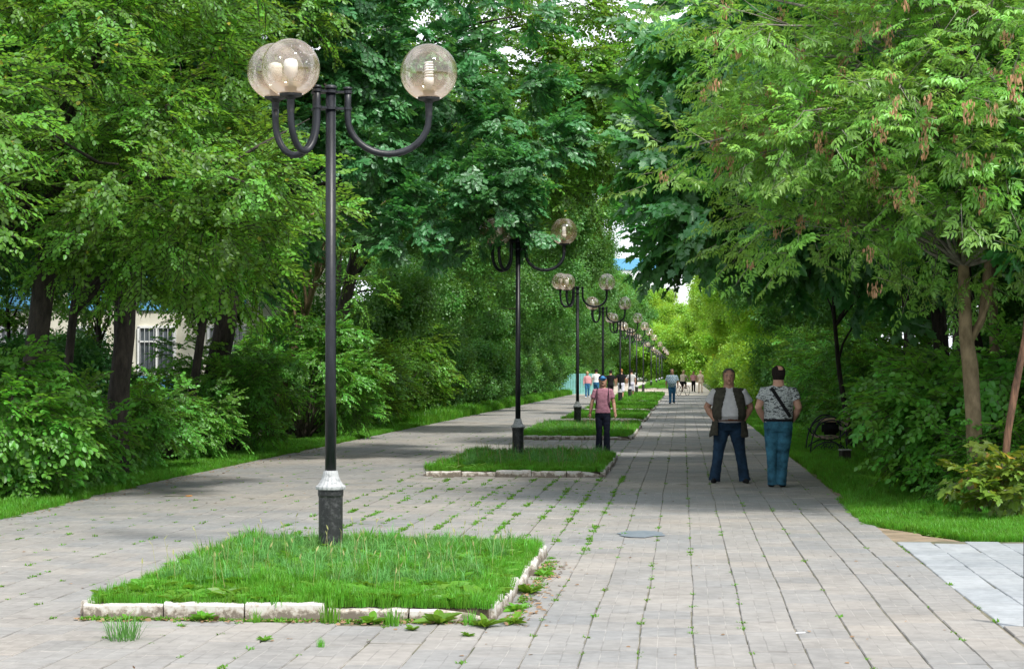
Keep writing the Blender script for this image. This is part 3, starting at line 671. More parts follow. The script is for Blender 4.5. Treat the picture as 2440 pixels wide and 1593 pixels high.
# dry leaf litter along the kerb foot
g = LeafMesh()
for k in range(520):
    if r.random() < 0.45: p = Vector((r.uniform(BX0, BX1), 12.85-abs(r.gauss(0, .07)), 0.006))
    else: p = Vector((BX1+0.08+abs(r.gauss(0, .12)), r.uniform(12.7, 17.0), 0.006))
    g.leaf('ovate', p, Vector((r.uniform(-1, 1), r.uniform(-1, 1), 0.1)), Vector((0, 0, 1))+rv(r, .5), r.uniform(0.02, 0.05), r.random())
for k in range(160):
    p = Vector((r.uniform(-7, 2.2), 10.5+r.random()**1.5*20, 0.004)); g.leaf('ovate', p, Vector((r.uniform(-1, 1), r.uniform(-1, 1), 0.1)), Vector((0, 0, 1))+rv(r, .3), r.uniform(0.015, 0.04), r.random())
for k in range(500):
    y = 20+r.random()*22; p = Vector((-7.75+r.gauss(0, .18), y, 0.006)); g.leaf('ovate', p, Vector((r.uniform(-1, 1), r.uniform(-1, 1), 0.1)), Vector((0, 0, 1))+rv(r, .3), r.uniform(0.02, 0.05), r.random())
lo = g.build('leaf_litter', [M['litter']]); C.objects.link(lo); tag(lo, 'dry brown leaves and seeds lying along the kerb foot and the path edge', 'leaf litter', kind='stuff')
bm = bmesh.new(); tube(bm, [(0, 0, 0.006), (0.06, 0.03, 0.006)], 0.005, 6)
o = link('cigarette_end', bm_mesh(bm), M['white_cloth'], None, (0.72, 12.5, 0)); tag(o, 'white cigarette end lying on a mossy slab joint', 'litter')
blot('orange_peel', -6.6, 25.5, .05, .07, .012, mat_noise('orange peel', (0.7, 0.28, 0.03), (0.8, 0.34, 0.04), 5, 0.6, 0), 'small orange scrap lying alone on the left lane', 'litter', 9)

M['dirt'] = mat_noise('sandy trodden dirt', (0.15, 0.12, 0.08), (0.30, 0.23, 0.16), 3, 1.0, 0.4, 30)
def patch(name, outline, z, mat):
    o = link(name, mesh_from([(x, y, z) for x, y in outline], [tuple(range(len(outline)))], name), mat, kind='structure'); return o
patch('dirt_path', [(2.04, 19.52), (2.75, 19.55), (2.7, 19.75), (2.45, 20.2), (2.5, 21.6), (2.3, 23.0), (2.2, 26), (2.15, 34), (2.04, 40)], -0.012, M['dirt'])
# verge grass left and right
def verge(name, label, poly, n, s, seed, sg='grass'):
    r = random.Random(seed); pts = []
    for k in range(n):
        x, y = poly(r)
        pts.append(sc_pt(x, y, -0.03, s*r.uniform(0.6, 1.3)*(1+0.5*noise.noise(Vector((x, y*0.7, 3)))), r))
    o = scatter(name, pts, SG[sg]); tag(o, label, 'grass'); return o
def pl(r):
    y = 19 + r.random()**1.6*50; e = -7.62 - min(0.4, (y-19)*0.04) + 0.12*noise.noise(Vector((0, y*0.8, 1))); return (e - abs(r.gauss(0, 0.85)), y)
verge('verge_grass', 'strip of bright grass along the left edge of the paving', pl, 15000, 0.62, 2)
verge('verge_weeds', 'broad low weeds in the grass strip along the left edge of the paving', pl, 1800, 0.9, 12, 'weed')
def pl2(r):
    y = 60 + r.random()**1.2*110; return (-8.05 - abs(r.gauss(0, 0.6)), y)
verge('verge_grass', 'far continuation of the left grass strip beside the hedge', pl2, 3500, 1.9, 3)
def pr(r):
    x = 2.0 + r.random()*5; e = 19.55 + (0.0 if x > 2.9 else (2.9-x)*2.2) + 0.08*noise.noise(Vector((x*3, 0, 1))); return (x, e + abs(r.gauss(0, 1.6)))
verge('verge_grass', 'bright lawn corner at the right, in front of the broadleaf bushes', pr, 13000, 0.50, 5)
verge('lawn_weeds', 'clover and broad weeds mixed into the lawn corner at the right', pr, 5200, 0.52, 6, 'weed')
def pr2(r):
    y = 24 + r.random()**1.3*75; return (2.15 + abs(r.gauss(0, 0.9)) + 0.15*noise.noise(Vector((0, y, 4))), y)
verge('verge_grass', 'shaded grass along the right edge of the paving around the bench', pr2, 9000, 0.6, 7)

# ---------------------------------------------------------------- trees and shrubs
def crown_pts(lobes, r, per, size=1.0, bough=0.9, droop=0.0, zmin=1.2, shell=0.55):
    """lobes: (cx, cy, cz, rx, ry, rz, boughs). each bough is a flattened leafy cushion with sprays fanning outwards"""
    pts, bcs = [], []
    for (cx, cy, cz, rx, ry, rz, nb) in lobes:
        for b in range(nb):
            d = Vector((r.gauss(0, 1), r.gauss(0, 1), r.gauss(0, 1))).normalized(); q = r.uniform(shell, 1.0)
            bc = Vector((cx + d.x*rx*q, cy + d.y*ry*q, cz + d.z*rz*q))
            if bc.z < zmin: bc.z = zmin + r.random()*0.5
            bcs.append(bc); br = bough*r.uniform(0.6, 1.25)
            for k in range(per):
                e = Vector((r.gauss(0, 1)+d.x*0.7, r.gauss(0, 1)+d.y*0.7, r.gauss(0, 0.8)+0.25)).normalized(); s = br*r.uniform(0.35, 1.0)
                p = bc + Vector((e.x*s, e.y*s, e.z*s*0.72 - droop*s*0.4))
                if p.z < 0.1: p.z = 0.1+r.random()*.3
                yaw = math.atan2(e.y, e.x) + r.uniform(-0.6, 0.6)
                pts.append((p, (r.uniform(-0.7, 0.7), -e.z*0.6 + r.uniform(-0.45, 0.85) + droop, yaw), size*r.uniform(0.75, 1.25)))
    return pts, bcs
def trunk_mesh(base, top, rb, rt, bcs, r, bend=0.3, limbs=14, fork=None, seg=9, limb_r=0.35):
    """tapered trunk from base to top with limbs reaching to the boughs; base/top/bcs are local"""
    bm = bmesh.new(); b = Vector(base); t = Vector(top); n = 12; P, R = [], []
    off = Vector((r.uniform(-1, 1), r.uniform(-1, 1), 0))*bend
    for i in range(n+1):
        u = i/n; P.append(b.lerp(t, u) + off*math.sin(PI*u) + Vector((noise.noise(Vector((u*4, b.x, 1))), noise.noise(Vector((u*4, b.y, 9))), 0))*rb*0.6)
        R.append((rb*(1-u)+rt*u)*(1+0.45*max(0, 1-u*9)) * r.uniform(0.95, 1.06))
    tube(bm, P, R, seg)
    for bc in r.sample(bcs, min(limbs, len(bcs))):
        bc = Vector(bc); i = min(n-1, max(5, int(n*min(1, max(0.42, (bc.z-b.z-1.0)/(t.z-b.z)*0.85))))); s = P[i]; l = (bc-s).length
        if l < 0.4: continue
        q = []; m = 6; sag = Vector((0, 0, 1))*l*0.10
        for k in range(m+1):
            u = k/m; q.append(s.lerp(bc, u) + sag*math.sin(PI*u) + Vector((r.uniform(-1, 1), r.uniform(-1, 1), r.uniform(-1, 1)))*0.05*l*(0 < k < m)*0.5)
        r0 = min(R[i]*0.6, limb_r*0.06 + l*0.012*limb_r/0.35); tube(bm, q, [r0*(1-0.85*k/m) for k in range(m+1)], 5)
        for z in range(2):
            k = r.randrange(2, m); e = q[k] + Vector((r.uniform(-1, 1), r.uniform(-1, 1), r.uniform(-.2, .7)))*l*0.28
            tube(bm, [q[k], q[k].lerp(e, .5)+rv(r, .05), e], [r0*0.4, r0*0.25, r0*0.08], 4)
    return bm_mesh(bm, 'trunk')
def tree(name, label, base, lobes, per, sg, size=1.0, top=None, rb=0.18, bark='bark', seed=0, bough=0.9, droop=0.0, limbs=14, group=None, zmin=1.2, shell=0.55, cat='tree', bend=0.3):
    r = random.Random(seed); X, Y = base
    t = thing(name, label, cat, (X, Y, -0.03), 0, group)
    loc = [(a-X, b-Y, c, d, e, f, n) for a, b, c, d, e, f, n in lobes]
    pts, bcs = crown_pts(loc, r, per, size, bough, droop, zmin, shell)
    if top is None: top = (loc[0][0]*0.5, loc[0][1]*0.5, loc[0][2]+loc[0][5]*0.6)
    else: top = (top[0]-X, top[1]-Y, top[2])
    link('trunk', trunk_mesh((0, 0, 0), top, rb, rb*0.3, bcs, r, bend, limbs), M[bark], t)
    scatter('crown', pts, SG[sg], t)
    return t
def shrub(label, x, y, R, h, per, sg, size=1.0, seed=0, group=None, n=14, name='shrub', bough=0.5, extra=None):
    r = random.Random(seed+500); t = thing(name, label, 'shrub', (x, y, -0.03), 0, group)
    pts, bcs = crown_pts([(0, 0, h*0.52, R, R, h*0.45, n)], r, per, size, bough, 0.05, 0.15, 0.5)
    bm = bmesh.new()
    for bc in bcs:
        tube(bm, [(r.uniform(-.15, .15), r.uniform(-.15, .15), 0), Vector((bc.x*0.4, bc.y*0.4, bc.z*0.55)), bc], [0.022, 0.014, 0.005], 4)
    link('stems', bm_mesh(bm), M['bark'], t); scatter('foliage', pts, SG[sg], t)
    if extra: extra(t, pts, r)
    return t

# left side, near
for i, (x, y, z) in enumerate([(-17.3, 48, 4.0), (-13.6, 45, 4.6), (-12.6, 49, 4.4)]):
    tree('woodland_tree', ['leafy young tree screening the left part of the cream building', 'leafy young tree screening the middle of the cream building', 'leafy young tree screening the right part of the cream building'][i], (x, y), [(x, y, z, 1.9, 1.6, 1.5, 26)], 16, 'linden', 1.2, rb=0.08, bark='bark_dark', seed=700+i, zmin=2.6, limbs=6, bough=0.6)
tree('linden_tree', 'bright round leaved tree at the left edge of the photo nearest the camera', (-10.6, 19.5), [(-9.6, 19.2, 4.9, 3.1, 2.6, 2.7, 38)], 26, 'linden', rb=0.15, seed=1, zmin=2.6)
tree('leaning_tree', 'dark trunked tree leaning right behind the flowering shrub at far left', (-9.25, 26.5), [(-9.3, 25.5, 6.6, 3.7, 3.6, 3.3, 56), (-6.4, 24.3, 4.1, 1.5, 1.5, 0.9, 12), (-7.6, 24.6, 5.4, 2.2, 1.8, 1.5, 16)], 26, 'linden', rb=0.20, bark='bark_dark', top=(-8.2, 26.5, 8.5), seed=2, zmin=3.0, bend=0.1)
tree('straight_tree', 'stout dark trunk right of the leaning tree, with small round leaves overhead', (-8.95, 30.0), [(-9.0, 31, 8.6, 4.0, 3.6, 4.6, 56)], 22, 'linden', rb=0.19, bark='bark_dark', top=(-8.3, 30.2, 9), seed=3, zmin=4.0, bend=0.12)
tree('young_linden', 'light green overhanging branches low over the left lane, in front of the oak', (-9.6, 29.2), [(-6.9, 26.8, 3.7, 1.7, 1.5, 0.8, 14), (-7.6, 27.5, 4.9, 1.6, 1.6, 1.0, 9)], 24, 'bright', rb=0.09, bark='bark_dark', top=(-8.6, 28.6, 6.2), seed=4, zmin=3.05)
tree('oak_tree', 'large blue green oak whose leaves fill the middle behind the nearest lamp', (-10.0, 40.0), [(-7.6, 36.6, 7.4, 5.2, 4.2, 3.9, 112), (-4.4, 36.0, 4.7, 1.3, 1.4, 0.9, 10)], 27, 'oak', rb=0.28, bark='bark_dark', top=(-8.5, 38.5, 10), seed=5, zmin=3.7, bough=0.95)
tree('slender_tree', 'thin dark trunk with forked branches between the stout trunk and the lamp post', (-9.3, 35.5), [(-9.6, 36, 6.2, 2.2, 2.2, 2.6, 22)], 18, 'dark', rb=0.10, bark='bark_dark', top=(-8.4, 35.5, 6), seed=6, zmin=3.4)
tree('pale_leaning_tree', 'pale thin trunk slanting right in front of the dark wood behind the lamp', (-10.2, 47.0), [(-8.6, 47.5, 6.2, 2.4, 2.4, 2.6, 30)], 20, 'linden', rb=0.13, bark='bark_tan', top=(-8.3, 47.2, 6), seed=7, zmin=3.3)
rr = random.Random(77)
GW = 'dim trees in the wood at the left'
for i, (x, y, s) in enumerate([(-12.2, 33, 1), (-15, 37, 1), (-12.4, 42, 1.1), (-17.5, 44, 1.2), (-11.6, 29.0, .8), (-20, 50, 1.3), (-15.5, 30, 1)]):
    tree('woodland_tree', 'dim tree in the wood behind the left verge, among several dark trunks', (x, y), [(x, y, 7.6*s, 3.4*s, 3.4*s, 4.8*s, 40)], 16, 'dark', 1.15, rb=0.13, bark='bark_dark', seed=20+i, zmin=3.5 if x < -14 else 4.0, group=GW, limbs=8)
for i, (x, y) in enumerate([(-10.6, 52), (-15.6, 47), (-11.9, 34.5), (-14.6, 41), (-16.8, 44), (-17, 39), (-18.6, 48), (-16.2, 50)]):
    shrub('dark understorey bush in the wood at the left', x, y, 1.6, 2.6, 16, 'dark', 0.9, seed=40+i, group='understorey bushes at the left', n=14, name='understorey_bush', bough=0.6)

def blossoms(t, pts, r):
    bm = bmesh.new()
    for p, _, _ in r.sample(sorted(pts, key=lambda q: q[0].y*0.8 - q[0].z*0.3)[:130], 34):
        if p.x < 0.35:
            for k in range(7): ball(bm, (p.x+r.gauss(0, .035), p.y-0.12+r.gauss(0, .03), p.z+0.06+r.gauss(0, .02)), 0.016, 5, 4)
    if len(bm.verts): link('blossom', bm_mesh(bm), M['flower'], t, kind='stuff')
shrub('pale green shrub with white blossom at the left edge of the photo', -8.95, 24.6, 0.95, 1.95, 17, 'shrub', 0.9, 1, n=24, extra=blossoms)
shrub('broad leaved dark shrub right of the white blossomed one', -8.95, 27.0, 0.75, 1.5, 15, 'shrub', 0.95, 2, n=15)
shrub('low fine leaved shrub at the foot of the stout dark trunk', -9.4, 31.8, 1.0, 1.5, 18, 'shrub_fine', 0.95, 3, n=20)
shrub('low shrub left of the thin forked trunk', -9.6, 35.2, 1.0, 1.7, 16, 'shrub_fine', 0.95, 13, n=18)
shrub('bright green shrub left of the lamp post, beside the grass verge', -9.3, 39.6, 1.3, 2.5, 20, 'shrub_fine', 1.05, 4, n=30)
shrub('tall arching shrub right behind the lamp post', -9.3, 47.0, 1.7, 3.1, 20, 'shrub_fine', 1.15, 5, n=40)
hl = ['first hedge bush past the gap in the left verge', 'hedge bush of the left row, with pale willowy leaves']
y = 55.0; i = 0
while y < 205:
    s = 1.0 + (y-55)/220
    shrub(['hedge bush nearest the camera on the left lane, just beyond the arching shrub', 'second hedge bush along the left lane behind the second lamp'][i] if i < 2 else 'bush of the leafy hedge lining the left lane', -9.9-rr.uniform(0, .5)+ (0.4 if y > 90 else 0), y, 1.7, rr.uniform(2.9, 3.9), 9 if y > 90 else 13, 'far' if y > 70 else 'linden', (0.8*s) if y > 70 else 1.5, seed=100+i, group='bushes of the hedge lining the left lane', n=20, name='hedge_bush', bough=0.75)
    y += rr.uniform(3.6, 4.8)*s; i += 1
tree('linden_tree', 'tall green crown arching over the left lane behind the oak', (-9.8, 50.5), [(-6.0, 50.5, 9.6, 4.2, 3.6, 4.2, 66), (-3.0, 51, 8.2, 2.0, 2.4, 2.4, 26)], 18, 'linden', 1.5, rb=0.22, bark='bark_dark', top=(-7.5, 50.5, 11), seed=90, zmin=4.2, bough=1.0)
y = 58.0; i = 0
while y < 240:
    s = 1.0 + (y-54)/200; hgt = rr.uniform(8.0, 10.0)
    x = -10.2 - rr.uniform(0, 1.2); reach = 4.6 + min(1.3, (y-54)/60)
    tree('alley_tree', 'tall leafy tree of the row behind the hedge at the left', (x, y), [(x+1.4, y, hgt*0.82, reach, reach*0.9, 4.2, 46), (x+0.3, y, 4.0, 2.6, 2.6, 1.6, 12)] + ([(x+5.6, y, 9.4, 2.4, 2.4, 2.6, 15)] if 0 < i < 5 else []), 10, 'far', 0.85*s, rb=0.2, bark='bark_dark', seed=200+i, zmin=2.8, group='trees of the left alley row', limbs=8, bough=1.0)
    y += rr.uniform(8.0, 10.5)*s; i += 1
# right side, near
def keys(t, pts, r, n=85):
    g = LeafMesh()
    cand = sorted([p for p, _, _ in pts if p.x < 2.6 and p.z > 2.6], key=lambda p: p.y + 0.9*p.x + r.uniform(0, 1.5))[:1100]
    for p in r.sample(cand, n):
        L = r.uniform(.08, .30); p = p + Vector((-.08, -.48, -.05))
        for k in range(int(150*L)):
            u = r.random(); q = p + Vector((r.gauss(0, .045)*(1-u*.5), r.gauss(0, .045)*(1-u*.5), -u*L)); g.leaf('lance', q, Vector((r.uniform(-.25, .25), r.uniform(-.25, .25), -1)), rv(r, 1), r.uniform(.05, .075), r.random(), W=0.9)
    o = g.build('seed_keys', [M['seed']]); C.objects.link(o); o.parent = t; o['kind'] = 'stuff'
def box_elder():
    r = random.Random(9); X, Y = 3.62, 24.3
    t = thing('box_elder_tree', 'light green box elder at the right with forked tan trunk and brown seed clusters', 'tree', (X, Y, -0.03))
    lobes = [(0.5, -1.0, 5.0, 3.9, 2.3, 2.7, 100), (-1.8, -0.6, 4.6, 1.9, 1.5, 2.0, 24)]
    pts, bcs = crown_pts(lobes, r, 22, 0.74, 0.95, 0.05, 2.35, 0.30)
    pts2, bcs2 = crown_pts([(0.3, -0.5, 7.6, 3.6, 2.4, 1.4, 26)], r, 20, 1.0, 0.8, 0.1, 2.4, 0.4)
    bm = bmesh.new()
    tube(bm, [(0, 0, 0), (-0.02, 0, .5), (-0.05, 0, 1.2), (-.09, 0, 1.8), (-.14, 0, 2.15), (-.17, 0, 3.0), (-.2, 0, 3.8), (-.15, 0, 4.8), (-.22, 0, 6.5), (-.3, 0, 8)], [.135, .104, .098, .100, .085, .068, .062, .052, .038, .016], 12)
    tube(bm, [(-.12, 0, 2.02), (0.06, .03, 2.35), (.13, .05, 3.0), (.28, 0, 3.9), (.42, 0, 5.2), (.5, 0, 7)], [.05, .050, .046, .038, .03, .012], 9)
    tube(bm, [(-.1, 0, 2.05), (.05, -.02, 2.35), (.12, -.05, 2.55), (.2, -.05, 2.9)], [.04, .035, .03, .01], 7)
    starts = [Vector((-.17, 0, z)) for z in (3.0, 3.4, 3.9, 4.4, 4.9, 5.4)] + [Vector((.28, 0, 3.9)), Vector((.36, 0, 4.5)), Vector((.42, 0, 5.2))]
    tb = bmesh.new()
    for bc in bcs+bcs2[:10]:
        s = min(starts, key=lambda q: (q - bc + Vector((0, 0, 0.9))).length); l = (bc-s).length
        if l < .5: continue
        bc = s + (bc-s)*1.16; q = [s.lerp(bc, k/6) + Vector((0, 0, .16*l*math.sin(PI*k/6))) + rv(r, .035*l)*(0 < k < 6) for k in range(7)]
        tube(tb, q, [(0.013+0.0075*l)*(1-.8*k/6) for k in range(7)], 5)
        for z in range(3):
            k = r.randrange(2, 6); e = q[k] + rv(r, .35*l)+Vector((0, -.1, .05)); tube(tb, [q[k], q[k].lerp(e, .5)+rv(r, .06), e], [.007, .005, .002], 4)
    link('trunk', bm_mesh(bm), M['bark_tan'], t); link('branches', bm_mesh(tb), M['twig'], t)
    scatter('crown', pts+pts2, SG['ash'], t); keys(t, pts, r)
box_elder()
t = thing('young_tree', 'thin reddish peeling trunk leaning right beside the box elder', 'tree', (3.70, 23.0, -0.03))
bm = bmesh.new(); tube(bm, [(0, 0, 0), (.03, 0, .5), (.08, .02, 1.0), (.16, 0, 1.5), (.28, .03, 2.1), (.36, 0, 3.2), (.6, 0, 4.6)], [.062, .045, .042, .045, .038, .03, .012], 9)
link('trunk', bm_mesh(bm), M['bark_red'], t)
r = random.Random(31); p_, b_ = crown_pts([(1.0, 0.2, 4.4, 1.6, 1.4, 1.6, 16)], r, 14, 0.95, .7, 0, 2.6); scatter('crown', p_, SG['maple'], t)
t = thing('maple_sapling', 'yellow green maple sapling at the foot of the box elder trunk', 'sapling', (3.62, 22.4, -0.03))
bm = bmesh.new(); tube(bm, [(0, 0, 0), (.02, 0, .4), (.05, 0, .75)], [.012, .009, .004], 5)
for k in range(7): a = k*.9; tube(bm, [(.02, 0, .2+.07*k), (.22*math.cos(a), .2*math.sin(a), .34+.07*k)], [.006, .003], 4)
link('stem', bm_mesh(bm), M['twig'], t); r = random.Random(33); p_, b_ = crown_pts([(0, 0, .45, .36, .3, .25, 8)], r, 7, .8, .22, 0, .15); scatter('foliage', p_, SG['sapling'], t)

tree('maple_tree', 'big dark maple overhanging the right lane above the two men', (5.0, 32.5), [(3.3, 30.2, 6.2, 3.9, 3.8, 3.2, 74), (1.3, 29.3, 4.4, 1.6, 1.7, 1.4, 18), (1.4, 31.0, 6.8, 1.7, 2.2, 1.6, 10)], 22, 'maple', rb=0.22, bark='bark_dark', top=(4.0, 31.2, 8), seed=50, zmin=2.75, bough=0.9, droop=0.1)
tree('maple_tree', 'second dark maple behind the big one, over the bench', (5.6, 42.0), [(3.8, 41.0, 7.2, 4.4, 4.2, 3.9, 64), (0.8, 40.0, 5.0, 1.6, 2.0, 1.2, 12)], 20, 'maple', 1.1, rb=0.20, bark='bark_dark', seed=51, zmin=3.1, droop=0.1)
tree('bent_tree', 'thin dark bent tree standing right behind the bench', (3.75, 43.5), [(3.9, 43.6, 4.8, 1.6, 1.6, 1.4, 12)], 18, 'maple', rb=0.075, bark='bark_dark', top=(3.3, 43.2, 4.6), seed=52, zmin=3.0, bend=0.15)
for i, (x, y, rbb, bk, lb) in enumerate([(4.6, 39.0, .14, 'bark_dark', 'dark straight trunk between the bench and the broadleaf bushes'), (5.4, 38.5, .15, 'bark', 'brown straight trunk left of the pale crooked one'), (5.9, 37.0, .11, 'bark_tan', 'pale crooked trunk behind the broadleaf bushes')]):
    tree('woodland_tree', lb, (x, y), [(x, y+.5, 7.5, 2.6, 2.6, 3.6, 22)], 16, 'dark', 1.1, rb=rbb, bark=bk, seed=60+i, zmin=3.9, limbs=6)
for i, (x, y) in enumerate([(8.5, 34), (9.5, 42), (12, 38), (7.8, 47), (11.5, 30), (8.8, 27.5), (7.6, 31), (10.2, 36)]):
    tree('woodland_tree', 'dim tree deep in the wood behind the right verge', (x, y), [(x, y, 6.8, 3.2, 3.2, 4.6, 34)], 15, 'dark', 1.2, rb=0.14, bark='bark_dark', seed=66+i, zmin=2.6, group='dim trees in the wood at the right', limbs=6)
shrub('big broad leaved bush at the right, in front of the trees', 3.75, 26.4, 1.15, 1.9, 18, 'shrub', 1.0, 60, n=30)
shrub('broad leaved bush behind the box elder trunk', 4.75, 25.8, 1.3, 2.3, 17, 'shrub', 1.05, 61, n=30)
shrub('low spreading bush between the big bush and the trunk of the box elder', 3.95, 24.9, .8, 1.2, 16, 'shrub_fine', 1.0, 62, n=14)
shrub('bush at the right edge of the photo', 5.7, 25.6, 1.1, 2.3, 14, 'maple', .9, 63, n=18)
for i, (x, y, s) in enumerate([(5.6, 33.5, 1), (5.2, 46, 1.1), (6.8, 41, 1.1), (6.6, 37.5, 1), (7.4, 30.5, 1.5), (8.6, 35, 1.6), (6.9, 27.8, 1.2)]):
    shrub('dark understorey bush around the bench at the right', x, y, 1.3*s, 1.9*s, 15, 'dark', 0.85, seed=70+i, group='understorey bushes at the right', n=14, name='understorey_bush', bough=.5)
y = 50.0; i = 0
while y < 205:
    s = 1.0 + (y-50)/220
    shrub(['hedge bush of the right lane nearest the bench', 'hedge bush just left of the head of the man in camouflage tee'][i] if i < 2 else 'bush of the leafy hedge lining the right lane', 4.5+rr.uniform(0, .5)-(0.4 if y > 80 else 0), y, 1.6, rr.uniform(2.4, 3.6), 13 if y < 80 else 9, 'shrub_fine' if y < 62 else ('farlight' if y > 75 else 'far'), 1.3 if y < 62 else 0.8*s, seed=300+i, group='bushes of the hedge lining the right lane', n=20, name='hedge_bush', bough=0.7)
    y += rr.uniform(3.6, 4.6)*s; i += 1
y = 52.0; i = 0
while y < 240:
    s = 1.0 + (y-52)/200; hgt = rr.uniform(8.0, 9.5); x = 5.8 + rr.uniform(0, 1.0)
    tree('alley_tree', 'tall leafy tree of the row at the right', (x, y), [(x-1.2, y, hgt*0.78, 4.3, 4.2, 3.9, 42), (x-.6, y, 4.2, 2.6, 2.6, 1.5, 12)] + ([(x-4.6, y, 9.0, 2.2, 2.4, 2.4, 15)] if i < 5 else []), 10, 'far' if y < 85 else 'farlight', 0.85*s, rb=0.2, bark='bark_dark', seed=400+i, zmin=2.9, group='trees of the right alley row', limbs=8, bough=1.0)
    y += rr.uniform(8.5, 10.5)*s; i += 1
for i, (x, y) in enumerate([(12.5, 54), (14, 66), (17, 80), (20, 95), (24, 112), (11, 46), (28, 130), (-24, 70), (-30, 64), (-20, 82)]):
    tree('woodland_tree', 'dim tree far back in the wood at either side of the alley', (x, y), [(x, y, 6.0, 4.4, 3.6, 5.4, 40)], 14, 'far', 1.4, rb=0.16, bark='bark_dark', seed=800+i, zmin=1.0, group='trees far back in the wood', limbs=4, bough=1.2)
shrub('light green bush along the right verge behind the bent tree', 4.6, 45.5, 1.2, 2.4, 16, 'shrub_fine', 1.1, seed=950, n=20)
shrub('light green bush between the bench and the hedge on the right', 4.4, 36.0, 1.0, 2.0, 16, 'shrub', 1.0, seed=951, n=18)
# the end of the alley
for i, (x, y, h) in enumerate([(-20, 300, 13), (-12, 310, 11), (-4, 305, 10), (3, 300, 12), (10, 300, 14), (-28, 290, 15), (18, 290, 15), (-1, 330, 13), (-14.5, 345, 20), (-6, 350, 19)]):
    tree('distant_tree', 'distant tree closing the end of the alley', (x, y), [(x, y, h*.5, 5.5, 5, h*.46, 40)], 10, 'farlight', 2.6, rb=0.3, bark='bark_dark', seed=500+i, zmin=1.0, group='distant trees closing the alley', limbs=3, bough=1.6)

# ---------------------------------------------------------------- street lamps
def arc_arm(ang, reach, seg=8):
    """arm hangs from the clamp, swings down in a U and rises to the globe"""
    bm = bmesh.new(); c, s = math.cos(ang), math.sin(ang); r0 = 0.15; pts = []
    def P(rad, z): return (c*rad, s*rad, z)
    pts = [P(r0, 4.10), P(r0, 3.97), P(r0, 3.86)]
    a0, a1 = r0, reach; cx = (a0+a1)/2; R = (a1-a0)/2
    for k in range(1, 16):
        a = PI + PI*k/16; pts.append(P(cx+R*math.cos(a), 3.84 + 0.315*math.sin(a)))
    pts += [P(reach, 3.86), P(reach, 3.94)]
    tube(bm, pts, 0.030, 12)
    lathe(bm, [(0.034, 4.085), (0.04, 4.09), (0.04, 4.105), (0.02, 4.112)], 10, (c*r0, s*r0, 0))
    return bm_mesh(bm, 'arm')
def holder_mesh():
    bm = bmesh.new(); lathe(bm, [(0.032, -0.13), (0.034, -0.02), (0.05, 0.0), (0.095, 0.012), (0.098, 0.035), (0.09, 0.045)], 18); lathe(bm, [(0.052, 0.04), (0.052, 0.095)], 12)
    return bm_mesh(bm, 'holder', False)
def bulb_led():
    bm = bmesh.new(); lathe(bm, [(0.022, 0.09), (0.024, 0.17), (0.052, 0.19), (0.055, 0.21), (0.060, 0.215), (0.062, 0.30), (0.05, 0.325), (0.02, 0.335)], 16); return bm_mesh(bm, 'bulb')
def bulb_spiral():
    bm = bmesh.new(); lathe(bm, [(0.022, 0.09), (0.024, 0.14), (0.042, 0.15), (0.045, 0.20), (0.036, 0.21)], 14)
    tube(bm, [(0.034*math.cos(a), 0.034*math.sin(a), 0.21+a*0.0036) for a in [k*PI/6 for k in range(0, 72)]], 0.0085, 6); return bm_mesh(bm, 'bulb')
def globe_mesh(seg=40):
    bm = bmesh.new(); q = bmesh.ops.create_uvsphere(bm, u_segments=seg, v_segments=seg//2, radius=0.253)
    dl = [v for v in bm.verts if v.co.z < -0.232]; bmesh.ops.delete(bm, geom=dl, context='VERTS'); me = bpy.data.meshes.new('globe'); bm.to_mesh(me); bm.free(); me.shade_smooth(); return me
ME = {'holder': holder_mesh(), 'led': bulb_led(), 'spiral': bulb_spiral(), 'globe': globe_mesh()}
angs = [0.0, math.atan2(-0.27, -0.345), math.atan2(0.27, -0.49)]
reaches = [0.865, 0.438, 0.56]
def build_lamp():
    t = thing('street_lamp', '', 'street lamp')
    bm = bmesh.new(); tube(bm, [(0, 0, 0.55), (0, 0, 1.8), (0, 0, 4.10)], [0.050, 0.047, 0.044], 20); lathe(bm, [(0.050, 4.09), (0.053, 4.095), (0.053, 4.115), (0.03, 4.125)], 18); link('pole', bm_mesh(bm), M['black_metal'], t)
    bm = bmesh.new(); lathe(bm, [(0.112, 0.0), (0.112, 0.05), (0.106, 0.08), (0.106, 0.50), (0.112, 0.52), (0.112, 0.572)], 28); link('base', bm_mesh(bm, smooth=False), M['worn_black'], t)
    bm = bmesh.new(); lathe(bm, [(0.130, 0.570), (0.133, 0.580), (0.133, 0.596), (0.110, 0.615), (0.088, 0.645), (0.072, 0.685), (0.066, 0.715), (0.060, 0.735)], 36, flute=0.045); link('collar', bm_mesh(bm, smooth=False), M['white_metal'], t)
    for z in (4.065, 3.92):
        bm = bmesh.new(); lathe(bm, [(0.062, z-0.011), (0.062, z+0.011)], 20)
        for a in angs:
            box(bm, (math.cos(a)*0.10, math.sin(a)*0.10, z), (0.10, 0.045, 0.018), a); lathe(bm, [(0.040, z-0.0115), (0.040, z+0.0115)], 12, (math.cos(a)*0.15, math.sin(a)*0.15, 0))
        link('clamp_plate', bm_mesh(bm, smooth=False), M['black_metal'], t)
    for i, a in enumerate(angs):
        reach = reaches[i]; link('arm', arc_arm(a, reach), M['black_metal'], t)
        dz = [0.0, -0.02, 0.03][i]
        g = link('globe', ME['globe'], M['globe'], t, (math.cos(a)*reach, math.sin(a)*reach, 4.01+0.24+dz), (RAD([0, 0, 3][i]), 0, 0))
        link('holder', ME['holder'], M['plastic_black'], g, (0, 0, -0.255)); link('bulb', ME['led' if i else 'spiral'], M['bulb'], g, (0, 0, -0.255))
    return t
